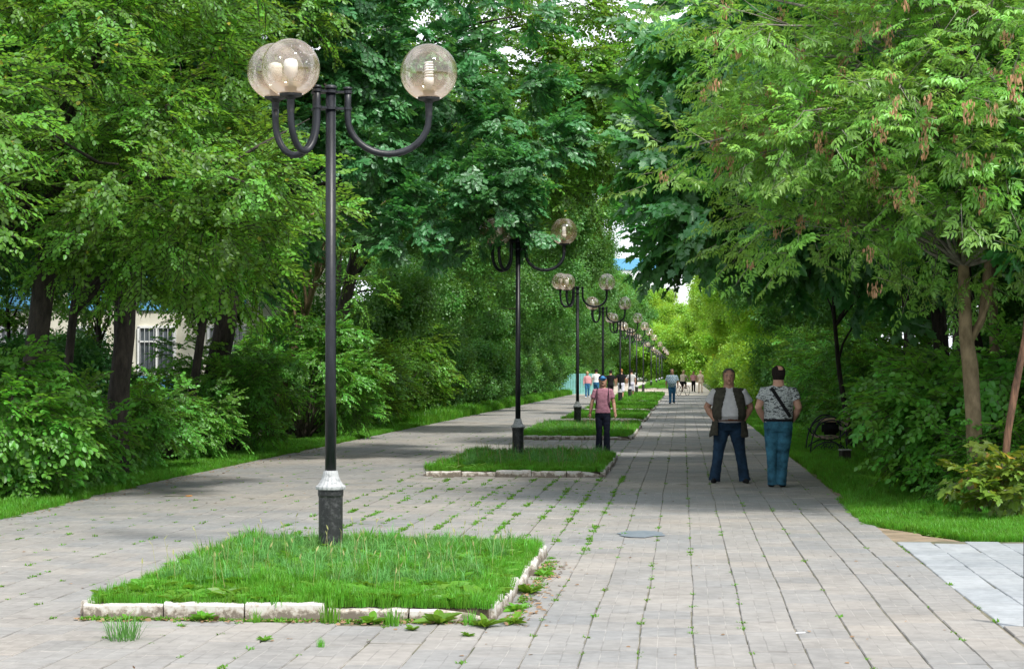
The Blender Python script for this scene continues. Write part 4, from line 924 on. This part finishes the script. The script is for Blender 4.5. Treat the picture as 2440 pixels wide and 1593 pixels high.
def copy_tree(o, parent=None):
    c = o.copy(); C.objects.link(c); c.parent = parent
    for ch in list(o.children): copy_tree(ch, c)
    return c
LY = [16.85, 36.3, 57.0, 75.2, 96.0, 113.5, 130, 152, 190, 228, 256, 283, 300]
LL = ['nearest black lamp post with three clear globes and white fluted collar', 'second lamp post, its left globes buried in oak leaves', 'third lamp post, two overlapping globes on its left, beside the boy in the cap',
      'fourth lamp post, standing straight above the boy in the blue cap', 'fifth lamp post, its shaft crossing the man in black tee and pale shorts', 'sixth lamp post, between the walkers and the backpack wearer',
      'seventh lamp post, just right of the blue backpack wearer', 'eighth lamp post, last one before the tight far row', 'ninth lamp post, first of the tight far row', 'tenth lamp post, second of the tight far row',
      'eleventh lamp post, third of the tight far row', 'twelfth lamp post, second from the far end', 'farthest lamp post at the end of the row']
lamp = build_lamp()
for i, yy in enumerate(LY):
    o = lamp if i == 0 else copy_tree(lamp)
    o.location = (-3.09, yy, 0.07 if i == 0 else 0.05); o['label'] = LL[i]; o['group'] = 'globe lamps down the middle of the alley'
    o.rotation_euler = (0, 0, RAD([10.5, 3, 8, -8, 5, 3, 6, 2, 5, 3, 5, 5, 5][i]))

# ---------------------------------------------------------------- people
def remesh(bm, vox, smooth=3, wr=0.0, wsc=9.0, name='cloth'):
    me = bm_mesh(bm, name); o = bpy.data.objects.new('tmp', me); C.objects.link(o)
    m = o.modifiers.new('r', 'REMESH'); m.mode = 'VOXEL'; m.voxel_size = vox; m.use_smooth_shade = True
    s = o.modifiers.new('s', 'SMOOTH'); s.iterations = smooth; s.factor = 0.5
    dg = bpy.context.evaluated_depsgraph_get(); out = bpy.data.meshes.new_from_object(o.evaluated_get(dg)); bpy.data.objects.remove(o)
    if wr:
        ns = [v.normal.copy() for v in out.vertices]
        for v, n in zip(out.vertices, ns):
            c = v.co; q = noise.noise(Vector((c.x*wsc*0.8, c.y*wsc*0.8, c.z*wsc*1.6))) + 0.6*noise.noise(Vector((c.x*wsc*2, c.y*wsc*2, c.z*wsc*3+7)))
            v.co = c + n*(q*wr)
    out.shade_smooth(); return out
def carve(me, keep):
    bm = bmesh.new(); bm.from_mesh(me); dl = [f for f in bm.faces if not keep(f.calc_center_median())]
    bmesh.ops.delete(bm, geom=dl, context='FACES'); bmesh.ops.solidify(bm, geom=list(bm.faces), thickness=0.008)
    return bm_mesh(bm)
def hand(bm, w, d, side, s=1.0, curl=0.6):
    """w wrist, d direction of the hand; palm, four unequal bent fingers, a thumb from the side of the palm"""
    w = Vector(w); d = Vector(d).normalized(); fw = Vector((0, -1, 0)); fw = (fw - d*fw.dot(d)).normalized(); inn = d.cross(fw)*side
    tube(bm, [w, w+d*0.04*s, w+d*0.085*s], [(.024*s, .017*s), (.036*s, .016*s), (.036*s, .013*s)], 10, ref=fw)
    ax = fw
    for k, (o, l) in enumerate([(-.03, .066), (-.01, .078), (.01, .074), (.029, .058)]):
        p = w + d*.08*s - ax*o*s; b = inn*curl
        q1 = p + (d + b*.3).normalized()*l*.45*s; q2 = q1 + (d + b*1.1).normalized()*l*.32*s; q3 = q2 + (d*.7 + b*1.6).normalized()*l*.25*s
        tube(bm, [p, q1, q2, q3], [.0095*s, .009*s, .0085*s, .006*s], 6)
    p = w + d*.025*s + ax*.026*s; q = p + (d*.7 + ax*.75 + inn*.3).normalized()*.04*s; tube(bm, [p, q, q + (d + inn*.4).normalized()*.03*s], [.013*s, .011*s, .008*s], 6)
def mir(pts): return [(-p[0], p[1], p[2]) for p in pts]
def person(label, loc, rotz, H=1.75, legs=None, arms=None, belly=0.0, build=1.0, shirt='tee_grey', sleeve=0.62, pants='jeans_dark', pants_to=0.07, flare=0.0, shoes='black_cloth', hair='hair_dark', hairstyle='short', skin='skin_tan',
           cap=None, vest=None, strap=None, backpack=None, belt=None, headyaw=0, vox=0.0085, group=None, skirt=None, hem=0.90, handsvis=(True, True), waistout=0.0, shorts=None, lean=0.0, seated=False):
    t = thing('person', label, 'person', loc, rotz, group); S = H/1.75; t.scale = (S, S, S)
    L = legs or {1: [(.095, 0, .92), (.11, -.01, .50), (.12, .0, .085)], -1: [(-.095, 0, .92), (-.11, -.01, .50), (-.12, .0, .085)]}
    Ar = arms or {1: [(.19*build, 0, 1.385), (.245*build, .01, 1.13), (.255*build, -.03, .89)], -1: [(-.19*build, 0, 1.385), (-.245*build, .01, 1.13), (-.255*build, -.03, .89)]}
    hv = Matrix.Rotation(headyaw, 3, 'Z'); B = build
    def lp(q): return (q[0], q[1] + lean*max(0, q[2]-.9), q[2])
    hc = Vector(lp((0, -.01, 1.63)))
    bm = bmesh.new()
    def torso(bm, g=0.0, z0=.84, z1=1.47):
        rg = [(0, 0, z0, .16*B+g, .115*B+g), (0, -.005, .93, .160*B+g+waistout, .110*B+g+belly*.1+(g>0)*belly*.3+waistout), (0, -.02-belly*.35, 1.03, .155*B+g+belly*.35, .11*B+g+belly*.62), (0, -.01-belly*.25, 1.14, .16*B+g+belly*.3, .112*B+g+belly*.6),
              (0, 0, 1.27, .178*B+g, .118*B+g+belly*.2), (0, .005, 1.37, .185*B+g, .108*B+g), (0, .01, 1.425, .155*B+g, .09+g), (0, .01, 1.455, .115*B+g*.6, .078+g*.6), (0, .01, 1.47, .085+g*.6, .068+g*.6)]
        rg = [q for q in rg if z0-1e-6 <= q[2] <= z1+1e-6]; rg = [(q[0], q[1]+lean*max(0, q[2]-.9), q[2], q[3], q[4]) for q in rg]; loft(bm, rg, 24, 2.3)
    torso(bm, -.004, .84)
    tube(bm, [lp((0, .015, 1.44)), lp((0, .005, 1.50)), lp((0, -.005, 1.58))], [.078*B, .068*B, .062*B], 14)
    HR = [(0, .0, -.118, .035, .045), (0, -.012, -.098, .055, .072), (0, -.008, -.065, .066, .088), (0, 0, -.02, .074, .098), (0, .004, .03, .077, .101), (0, .006, .07, .070, .092), (0, .008, .10, .048, .065), (0, .008, .117, .018, .025)]
    hb = bmesh.new(); HR = [(c[0], c[1]*1.1, c[2]*1.08, c[3]*1.14, c[4]*1.06) for c in HR]; loft(hb, HR, 20)
    tube(hb, [(0, -.094, .012), (0, -.108, -.012), (0, -.120, -.034), (0, -.098, -.044)], [.008, .012, .017, .012], 8)
    tube(hb, [(-.024, -.092, -.066), (.024, -.092, -.066)], .009, 6); ball(hb, (0, -.078, -.098), .024, 8, 6)
    tube(hb, [(-.048, -.086, .024), (.048, -.086, .024)], .010, 6)
    for s in (-1, 1): ball(hb, (s*.077, .008, -.01), (.013, .022, .032), 8, 6)
    mh = Matrix.Translation(hc) @ hv.to_4x4(); bmesh.ops.transform(hb, matrix=mh, verts=hb.verts); tm = bpy.data.meshes.new('t'); hb.to_mesh(tm); hb.free(); bm.from_mesh(tm)
    for s in (1, -1):
        h, k, a = L[s]; tube(bm, [h, Vector(h).lerp(Vector(k), .5), k, Vector(k).lerp(Vector(a), .35), a], [.082*B, .072, .052, .055, .036], 12)
        fd = Vector((s*.25, -1, 0)).normalized()
        tube(bm, [Vector(a)+Vector((0, .03, -.02)), Vector(a)+fd*.07+Vector((0, 0, -.045)), Vector(a)+fd*.15+Vector((0, 0, -.055))], [.035, .036, .026], 10)
        sh, e, w = [Vector(lp(q)) for q in Ar[s]]; tube(bm, [sh+Vector((-s*.03, 0, .0)), sh, sh.lerp(e, .5), e, e.lerp(w, .35), w], [.056*B, .060*B, .054*B, .045*B, .045*B, .029], 12)
        if handsvis[0 if s == 1 else 1]: hand(bm, w, w-e, s)
    body = link('body', remesh(bm, vox, 2), M[skin], t)
    if vox < 0.012:
        for s in (-1, 1):
            b = bmesh.new(); ball(b, hv @ Vector((s*.032, -.092, .006)) + hc, (.013, .006, .006), 8, 6); link('eye', bm_mesh(b), M['eye'], body)
            b = bmesh.new(); tube(b, [hv @ Vector((s*.016, -.097, .026)) + hc, hv @ Vector((s*.048, -.090, .028)) + hc], .0052, 6); link('eyebrow', bm_mesh(b), M[hair], body)
        b = bmesh.new(); tube(b, [hv @ Vector((-.022, -.101, -.067)) + hc, hv @ Vector((0, -.104, -.065)) + hc, hv @ Vector((.022, -.101, -.067)) + hc], .004, 6); link('lips', bm_mesh(b), M['lip'], body)
    # hair
    hb = bmesh.new(); loft(hb, [(c[0], c[1]+.004, c[2]+.006, c[3]+.009, c[4]+.009) for c in HR], 24)
    bmesh.ops.subdivide_edges(hb, edges=hb.edges, cuts=2, use_grid_fill=True)
    def keep(c):
        if hairstyle == 'long': return c.z > .045 or (c.y > -.03 and c.z > -.2) or (abs(c.x) > .05 and c.y > -.05)
        if hairstyle == 'balding': return ((c.y > .0 and c.z > -.075) or (abs(c.x) > .045 and c.z > -.02 and c.y > -.055) or (c.z > .05 and c.y > -.05)) and not (c.z > .062 and abs(c.x) < .040 and c.y > -.01)
        return (c.z > .062 and c.y > -.075) or (c.y > .012 and c.z > -.055) or (c.z > .0 and c.y > -.02) 
    dl = [f for f in hb.faces if not keep(f.calc_center_median())]; bmesh.ops.delete(hb, geom=dl, context='FACES')
    bmesh.ops.transform(hb, matrix=mh, verts=hb.verts); link('hair', bm_mesh(hb), M[hair], t)
    if hairstyle == 'long':
        b = bmesh.new(); loft(b, [(hc.x, hc.y+.04, hc.z-.17, .06, .03), (hc.x, hc.y+.045, hc.z-.08, .082, .05), (hc.x, hc.y+.03, hc.z+.02, .08, .07)], 14); link('hair', bm_mesh(b), M[hair], t)
    # trousers
    cv = max(vox*1.25, .010); bm = bmesh.new(); cut = pants_to
    for s in (1, -1):
        h, k, a = [Vector(q) for q in L[s]]
        if shorts: a2 = k + (a-k)*.08; tube(bm, [h+Vector((0, 0, .02)), h.lerp(k, .5), a2], [.105*B, .095*B, .098], 14)
        else:
            e = a + (a-k).normalized()*(.055-(pants_to-.07)); tube(bm, [h+Vector((0, 0, .02)), h.lerp(k, .45), k, k.lerp(a, .5), a, e], [.105*B, .094*B, .072*B, .068+flare*.5, .064+flare, .068+flare*1.2], 14)
    loft(bm, [(0, .0, .80, .15*B, .11*B), (0, .0, .86, .178*B, .132*B), (0, -.005, .93, .174*B, .130*B+belly*.3), (0, -.015, .985, .170*B, .126*B+belly*.5)], 20, 2.4)
    if not skirt: link('shorts' if shorts else 'trousers', remesh(bm, cv, 2, .006 if vox < .012 else .004, 8), M[pants], t)
    else: bm.free(); bm = bmesh.new(); loft(bm, [(0, 0, .45, .21, .18), (0, 0, .8, .17, .14), (0, 0, 1.0, .14, .11)], 20); link('skirt', remesh(bm, cv, 2, .006), M[pants], t)
    for s in (1, -1):
        a = Vector(L[s][2]); b = bmesh.new(); fd = Vector((s*.25, -1, 0)).normalized()
        tube(b, [a+Vector((0, .055, -.045)), a+Vector((0, .03, -.04)), a+fd*.06+Vector((0, 0, -.047)), a+fd*.13+Vector((0, 0, -.055)), a+fd*.185+Vector((0, 0, -.062))], [.030, .040, .042, .038, .020], 12)
        z0 = a.z-.085
        for v in b.verts: v.co.z = max(v.co.z, z0)
        link('shoe', bm_mesh(b), M[shoes], t)
    # top
    bm = bmesh.new(); torso(bm, .016, hem if False else .93 if hem > .88 else .84, 1.47)
    for s in (1, -1):
        sh, e, w = [Vector(lp(q)) for q in Ar[s]]
        if sleeve <= 1: tube(bm, [sh+Vector((-s*.05, 0, .0)), sh, sh.lerp(e, .35), sh.lerp(e, sleeve)], [.062*B, .070*B, .070*B, .078*B], 14)
        else: tube(bm, [sh+Vector((-s*.05, 0, .0)), sh, e, e.lerp(w, .93)], [.062*B, .068*B, .055*B, .042*B], 14)
    link('shirt', remesh(bm, cv, 2, .005 if vox < .012 else .003, 10), M[shirt], t)
    if belt:
        bm = bmesh.new(); loft(bm, [(0, -.015, .955, .181*B, .138*B+belly*.5), (0, -.015, .99, .180*B, .138*B+belly*.5)], 28, 2.4); b = link('belt', bm_mesh(bm, smooth=False), M[belt], t)
        bm = bmesh.new(); box(bm, (0, -.153*B-belly*.5, .972), (.055, .012, .035), 0, .003); link('buckle', bm_mesh(bm), M['leather'], b)
    if vest:
        bm = bmesh.new(); torso(bm, .034, .93, 1.47); loft(bm, [(0, 0.01, .70, .255*B, .165*B), (0, .0, .80, .245*B, .165*B), (0, -.01, .95, .215*B, .16*B+belly*.4)], 28, 2.4)
        for s in (1, -1):
            sh, e, w = [Vector(q) for q in Ar[s]]; tube(bm, [sh+Vector((-s*.05, 0, 0)), sh+Vector((s*.012, 0, -.012))], [.085, .080], 16)
        me = remesh(bm, .012, 2, .010, 6)
        me = carve(me, lambda c: not (c.y < .02 and abs(c.x) < (.055 + .075*min(1, max(0, (1.42-c.z)/.30)) + (.05 if c.z < .98 else 0))) and c.z < 1.468 and c.z > .712 + .03*math.sin(c.x*22) and not (abs(c.x) > .205*B and c.z > 1.2)); link('vest', me, M[vest], t)
    if strap:
        bm = bmesh.new(); P = []
        n = 14
        for k in range(n+1):
            u = k/n; z = 1.44 - u*.42; x = (.10 - u*.27)*-1*strap; bw = .125*B + .012; rx = .185*B+.02
            yy = bw*math.sqrt(max(0, 1-(x/rx)**2)) + .010; P.append((x, yy if z > 1.3 or True else yy, z))
        tube(bm, P, [(.024, .007)]*(n+1), 8, ref=Vector((0, 1, 0))); link('strap', bm_mesh(bm), M['black_cloth'], t)
        bm = bmesh.new(); box(bm, (.19*strap, -.06, 1.02), (.05, .16, .20), 0, .015); link('shoulder_bag', bm_mesh(bm), M['black_cloth'], t)
    if cap:
        bm = bmesh.new(); loft(bm, [(0, .004, .035, .086, .109), (0, .004, .07, .083, .104), (0, .006, .105, .062, .078), (0, .008, .128, .022, .03)], 24)
        tube(bm, [(-.05, -.10, .042), (0, -.135, .046), (.05, -.10, .042)], [(.03, .006), (.045, .006), (.03, .006)], 12, ref=Vector((0, 1, 0)))
        bm2 = bmesh.new(); vs2 = []
        n = 12; top = []; bot = []
        for k in range(n+1):
            a = PI + PI*k/n; top.append(bm2.verts.new((.078*math.cos(a), -.045 + .135*math.sin(a), .052 - .0*k))); 
        for k in range(n+1):
            a = PI + PI*k/n; bot.append(bm2.verts.new((.078*math.cos(a), -.045 + .125*math.sin(a)*.35, .047)))
        for k in range(n): bm2.faces.new((top[k], top[k+1], bot[k+1], bot[k]))
        bmesh.ops.solidify(bm2, geom=list(bm2.faces), thickness=.006); tm = bpy.data.meshes.new('t'); bm2.to_mesh(tm); bm2.free(); bm.from_mesh(tm)
        bmesh.ops.transform(bm, matrix=mh, verts=bm.verts); link('cap', bm_mesh(bm), M[cap], t)
    if backpack:
        for s in (-1, 1):
            bm = bmesh.new(); P = [(s*.115, .10, 1.40), (s*.118, .03, 1.478), (s*.122, -.06, 1.43), (s*.125, -.125, 1.32), (s*.13, -.13, 1.20), (s*.155, -.085, 1.08), (s*.165, .05, 1.02)]
            tube(bm, P, [(.022, .007)]*7, 8, ref=Vector((1, 0, 0))); link('strap', bm_mesh(bm), M[backpack], t)
        bm = bmesh.new(); box(bm, (0, .20, 1.22), (.29, .15, .42), 0, .04); link('backpack', bm_mesh(bm), M[backpack], t)
    return t

# the two men on the right lane
person('stout man in open olive vest and light tee facing the camera, hands in pockets', (.69, 29.3, 0), .03, 1.71,
       legs={1: [(.10, 0, .90), (.17, -.01, .49), (.235, 0, .085)], -1: [(-.10, 0, .90), (-.16, -.01, .49), (-.215, 0, .085)]},
       arms={1: [(.205, 0, 1.385), (.335, .03, 1.16), (.215, -.09, .955)], -1: [(-.205, 0, 1.385), (-.335, .03, 1.16), (-.215, -.09, .955)]},
       belly=.12, build=1.2, handsvis=(False, False), shirt='tee_grey', sleeve=.72, pants='jeans_dark', flare=.022, hair='hair_grey', vest='vest', belt='leather', skin='skin_tan', headyaw=.0)
person('man seen from behind in grey camouflage tee and washed jeans, dark strap across his back', (1.38, 28.3, 0), PI-.05, 1.75,
       legs={1: [(.09, 0, .91), (.095, .0, .50), (.085, 0, .085)], -1: [(-.09, 0, .91), (-.075, -.01, .50), (-.045, 0, .085)]},
       arms={1: [(.20, 0, 1.385), (.29, .02, 1.15), (.20, -.13, .95)], -1: [(-.20, 0, 1.385), (-.29, .02, 1.15), (-.20, -.13, .95)]},
       belly=.04, build=1.17, handsvis=(False, False), shirt='camo', sleeve=.55, pants='jeans_blue', flare=.008, hair='hair_dark', hairstyle='balding', strap=-1, belt='black_cloth', skin='skin', headyaw=.35)
person('boy in blue cap and dusty pink tee with backpack straps, walking towards the camera', (-1.58, 38.4, 0), .05, 1.60,
       legs={1: [(.08, 0, .90), (.085, -.10, .50), (.085, -.02, .12)], -1: [(-.08, 0, .90), (-.08, -.02, .50), (-.085, .08, .10)]},
       arms={1: [(.165, 0, 1.41), (.235, .03, 1.15), (.265, -.06, .93)], -1: [(-.165, 0, 1.41), (-.235, .02, 1.15), (-.27, .05, .93)]},
       build=.88, shirt='tee_pink', sleeve=.6, pants='trousers_navy', flare=.012, hair='hair_dark', cap='cap_blue', backpack='trousers_navy', waistout=.012, skin='skin')
# walkers further off
wk = {1: [(.09, 0, .91), (.09, -.10, .50), (.09, -.14, .095)], -1: [(-.09, 0, .91), (-.09, .03, .50), (-.09, .16, .12)]}
wk2 = {1: [(.09, 0, .91), (.09, .03, .50), (.09, .14, .12)], -1: [(-.09, 0, .91), (-.09, -.09, .50), (-.09, -.12, .095)]}
GP = 'walkers in the distance'
person('stocky man in blue plaid overshirt and jeans, walking towards the camera on the right lane', (-.55, 99.5, 0), 0, 1.78, legs=wk2, belly=.09, build=1.15, shirt='plaid', sleeve=.9, pants='jeans_mid', hair='hair_grey', hairstyle='balding', vox=.016, hem=.84, group=GP)
person('fair haired woman in rose top and pale jeans at the left of the walking group', (-6.0, 122, 0), .1, 1.66, legs=wk2, build=.95, shirt='rose_cloth', sleeve=1.4, pants='jeans_mid', hair='hair_fair', hairstyle='long', vox=.02, group=GP, shoes='white_cloth')
person('man in white tee and blue jeans walking away beside the woman in rose', (-5.35, 120, 0), PI, 1.80, legs=wk, shirt='white_cloth', pants='jeans_mid', hair='hair_dark', vox=.02, group=GP)
person('man in black tee and black trousers walking away, directly behind the boy in the cap', (-4.2, 113, 0), PI, 1.74, legs=wk2, build=1.05, shirt='black_cloth', pants='black_cloth', hair='hair_dark', vox=.02, group=GP)
person('man in black tee and pale shorts walking away behind the fifth lamp', (-3.55, 112, 0), PI, 1.80, legs=wk, build=1.05, shirt='black_cloth', sleeve=.55, pants='pale_cloth', shorts=True, hair='hair_red', vox=.02, group=GP)
person('person in grey tee and light shorts walking away, right of the man in pale shorts', (-3.2, 121, 0), PI, 1.78, legs=wk2, shirt='tee_grey', pants='pale_cloth', shorts=True, hair='hair_dark', vox=.02, group=GP)
person('person with dark backpack over a pale blue top walking away between the lamps', (-3.6, 138, 0), PI, 1.68, legs=wk, build=.9, shirt='pale_cloth', pants='trousers_navy', hair='hair_dark', backpack='trousers_navy', vox=.02, group=GP)
person('woman in beige dress standing at the sunny bushes beyond the crossing', (1.35, 150, 0), PI, 1.72, build=.9, shirt='beige_cloth', pants='beige_cloth', hair='hair_fair', vox=.022, group=GP, skin='skin')
person('person in dark clothes with a light bag, left of the woman in beige', (.85, 156, 0), 0, 1.66, legs=wk, shirt='rose_cloth', pants='black_cloth', hair='hair_dark', vox=.022, group=GP)
# cyclist and bicycle
sit = {1: [(.09, .02, .92), (.11, -.30, .72), (.11, -.22, .34)], -1: [(-.09, .02, .92), (-.11, -.33, .86), (-.11, -.22, .56)]}
hb_ = {1: [(.18, 0, 1.385), (.25, -.24, 1.24), (.22, -.42, 1.14)], -1: [(-.18, 0, 1.385), (-.25, -.24, 1.24), (-.22, -.42, 1.14)]}
CX, CY = -.05, 131.0; CR = PI - .55
person('cyclist in a pale top and dark shorts riding away with a bag on the back', (CX, CY, .02), CR, 1.72, legs=sit, arms=hb_, shirt='beige_cloth', pants='black_cloth', shorts=True, hair='hair_fair', vox=.02, group=GP, lean=-.25)
t = thing('bicycle', 'bicycle ridden by the person in the pale top beyond the man in plaid', 'bicycle', (CX, CY, .02), CR)
for yy in (-.68, .42):
    bm = bmesh.new(); n = 28; P = [(0, yy+.33*math.cos(2*PI*k/n), .34+.33*math.sin(2*PI*k/n)) for k in range(n+1)]; tube(bm, P, .018, 6); w = link('wheel', bm_mesh(bm), M['plastic_black'], t)
    bm = bmesh.new()
    for k in range(10): a = k*PI/5; tube(bm, [(0, yy, .34), (0, yy+.32*math.cos(a), .34+.32*math.sin(a))], .003, 3)
    link('spokes', bm_mesh(bm), M['white_metal'], w)
bm = bmesh.new()
for a, b in [((0, .42, .34), (0, -.05, .30)), ((0, -.05, .30), (0, .08, .84)), ((0, .42, .34), (0, .04, .70)), ((0, -.05, .30), (0, -.50, .78)), ((0, .05, .74), (0, -.48, .84)), ((0, -.47, .98), (0, -.68, .34)), ((-.26, -.42, 1.02), (.26, -.42, 1.02))]: tube(bm, [a, b], .016, 6)
link('frame', bm_mesh(bm), M['leather'], t)
bm = bmesh.new(); ball(bm, (0, .10, .87), (.08, .14, .035), 10, 6); link('saddle', bm_mesh(bm), M['plastic_black'], t)

# ---------------------------------------------------------------- bench with a bag
t = thing('park_bench', 'black wrought iron bench with wooden slats on the shaded right verge', 'bench', (3.0, 41.0, -.03), 0)
def frame_bm():
    bm = bmesh.new(); r0 = .016
    arc = lambda c, rx, rz, a0, a1, n=14: [(c[0]+rx*math.cos(RAD(a0+(a1-a0)*k/n)), 0, c[1]+rz*math.sin(RAD(a0+(a1-a0)*k/n))) for k in range(n+1)]
    tube(bm, arc((.02, .0), .40, .78, 178, 70), r0, 7)                 # outer leg curving up into the arm
    tube(bm, arc((.05, .42), .34, .28, 178, 20), r0, 7)                 # arm rest bow
    tube(bm, arc((0.0, .60), .36, .30, 200, 350), r0, 7)                # seat bow
    tube(bm, [(-.40, 0, 0), (-.28, 0, .16), (-.1, 0, .25), (.1, 0, .25), (.28, 0, .16), (.40, 0, 0)], r0, 7)
    tube(bm, [(.38, 0, 0), (.34, 0, .3), (.36, 0, .6), (.46, 0, .95)], r0, 7)
    for cx in (-.07, .09):
        tube(bm, [(cx+(.015+.014*k/3)*math.cos(k*.6), 0, .14+(.015+.014*k/3)*math.sin(k*.6)) for k in range(24)], .007, 5)
    return bm_mesh(bm, 'side_frame')
fm = frame_bm()
for yy in (-.75, .75): link('side_frame', fm, M['black_metal'], t, (0, yy, 0))
for k in range(5):
    bm = bmesh.new(); box(bm, (0, 0, 0), (.062, 1.62, .028), 0, .004); link('seat_slat', bm_mesh(bm, smooth=False), M['wood_slat'], t, (-.24+k*.10, 0, .355-.03*math.sin(PI*k/4)))
for k in range(4):
    bm = bmesh.new(); box(bm, (0, 0, 0), (.024, 1.62, .07), 0, .004); link('back_slat', bm_mesh(bm, smooth=False), M['wood_slat'], t, (.335+.03*k, 0, .50+k*.115), (0, .2, 0))
bm = bmesh.new(); box(bm, (3.05, 40.7, .49), (.34, .30, .26), 0, .05); o = link('bag', bm_mesh(bm), M['black_cloth'], None); tag(o, 'dark bag sitting on the bench under a folded tan jacket', 'bag')
bm = bmesh.new(); loft(bm, [(3.05, 40.7, .622, .19, .16), (3.03, 40.7, .655, .20, .17), (3.07, 40.7, .69, .15, .12), (3.1, 40.7, .705, .06, .05)], 16); o = link('jacket', remesh(bm, .012, 1, .008, 14), M['tan_cloth'], None); tag(o, 'folded tan jacket lying on top of the dark bag on the bench', 'jacket')
bm = bmesh.new(); box(bm, (0, 0, .10), (.18, .18, .22), .3, .01); t = thing('stone_stump', 'short dark post with a pale cap beside the bench', 'post', (3.05, 37.0, -.03)); link('post', bm_mesh(bm, smooth=False), M['bark_dark'], t)
bm = bmesh.new(); box(bm, (0, 0, .225), (.20, .20, .025), .3, .005); link('cap', bm_mesh(bm, smooth=False), M['concrete'], t)

# edge of an information stand at the right border
t = thing('information_stand', 'dark edge of a grey notice stand cut by the right border of the photo', 'sign', (2.42, 12.95, -.01))
bm = bmesh.new(); box(bm, (-.165, 0, .3), (.05, .05, .62), 0, .004); link('post', bm_mesh(bm, smooth=False), M['plastic_black'], t)
bm = bmesh.new(); box(bm, (.35, 0, .3), (.05, .05, .62), 0, .004); link('post', bm_mesh(bm, smooth=False), M['plastic_black'], t)

# ---------------------------------------------------------------- buildings seen through the trees
def facade(label, x0, x1, y, h, bay, depth=10):
    t = thing('pale_building', label, 'building', ((x0+x1)/2, y, 0)); cx = (x0+x1)/2
    bm = bmesh.new(); box(bm, (0, depth/2, h/2), (x1-x0, depth, h)); link('wall', bm_mesh(bm, smooth=False), M['cream_wall'], t)
    bm = bmesh.new(); box(bm, (0, depth/2, h+.1), (x1-x0+.5, depth+.5, .22)); link('roof', bm_mesh(bm, smooth=False), M['concrete'], t)
    n = int((x1-x0)/bay)
    for f in range(int(h/3.1)):
        for k in range(n):
            x = x0-cx + (k+.5)*bay; z = .35+f*3.1
            bm = bmesh.new(); box(bm, (x, -.03, z+.6), (1.15, .07, 1.15), 0); link('blue_panel', bm_mesh(bm, smooth=False), M['blue_paint'], t)
            bm = bmesh.new()
            for a, b, c, d in ((0, 0, 1.15, .07), (0, 1.38, 1.15, .07), (-.54, .69, .07, 1.38), (.54, .69, .07, 1.38), (0, .69, .05, 1.38), (0, .95, 1.1, .04)): box(bm, (x+a, -.045, z+1.25+b), (c, .09, d))
            w = link('window', bm_mesh(bm, smooth=False), M['white_frame'], t)
            bm = bmesh.new(); box(bm, (x, -.012, z+1.94), (1.06, .02, 1.34)); link('pane', bm_mesh(bm, smooth=False), M['pane'], w)
            if f == 0:
                bm = bmesh.new()
                for q in range(8): tube(bm, [(x-.49+q*.14, -.12, z+1.25), (x-.49+q*.14, -.12, z+2.6)], .009, 4)
                link('window_bars', bm_mesh(bm), M['white_metal'], w)
    return t
facade('cream and sky blue building with barred windows behind the trees at the left', -27, -11.8, 56, 6.6, 2.1)
t = thing('distant_building', 'distant pale building with a blue band above the trees at the end of the alley', 'building', (-14, 380, 0))
bm = bmesh.new(); box(bm, (0, 6, 12), (26, 12, 24)); link('wall', bm_mesh(bm, smooth=False), M['bone_white'], t)
bm = bmesh.new(); box(bm, (0, -.1, 22.6), (26.4, .3, 2.2)); link('blue_band', bm_mesh(bm, smooth=False), M['blue_paint'], t)
for f in range(7):
    for k in range(9):
        bm = bmesh.new(); box(bm, (-11.6+k*2.9, -.03, 2.5+f*2.9), (1.5, .08, 1.5)); link('window', bm_mesh(bm, smooth=False), M['pane'], t)
# teal fence behind the walkers
t = thing('fence', 'teal picket fence at the left behind the woman in rose', 'fence', (-9.0, 140, 0))
for k in range(24):
    bm = bmesh.new(); box(bm, (0, 0, .75), (.09, .03, 1.5)); link('picket', bm_mesh(bm, smooth=False), M['teal_fence'], t, (.12*k, 0, 0))
bm = bmesh.new(); box(bm, (1.4, .03, .4), (2.9, .03, .08)); box(bm, (1.4, .03, 1.2), (2.9, .03, .08)); link('rail', bm_mesh(bm, smooth=False), M['teal_fence'], t)
# yellow marker in the far bushes
t = thing('yellow_sign', 'small yellow sign on a pole in the sunny bushes at the right', 'sign', (2.75, 172, 0))
bm = bmesh.new(); tube(bm, [(0, 0, 0), (0, 0, 4.1)], .05, 8); link('pole', bm_mesh(bm), M['white_metal'], t)
for z in (3.0, 3.9):
    bm = bmesh.new(); box(bm, (0, -.04, z), (.34, .03, .34), 0, .01); link('plate', bm_mesh(bm, smooth=False), M['yellow'], t)
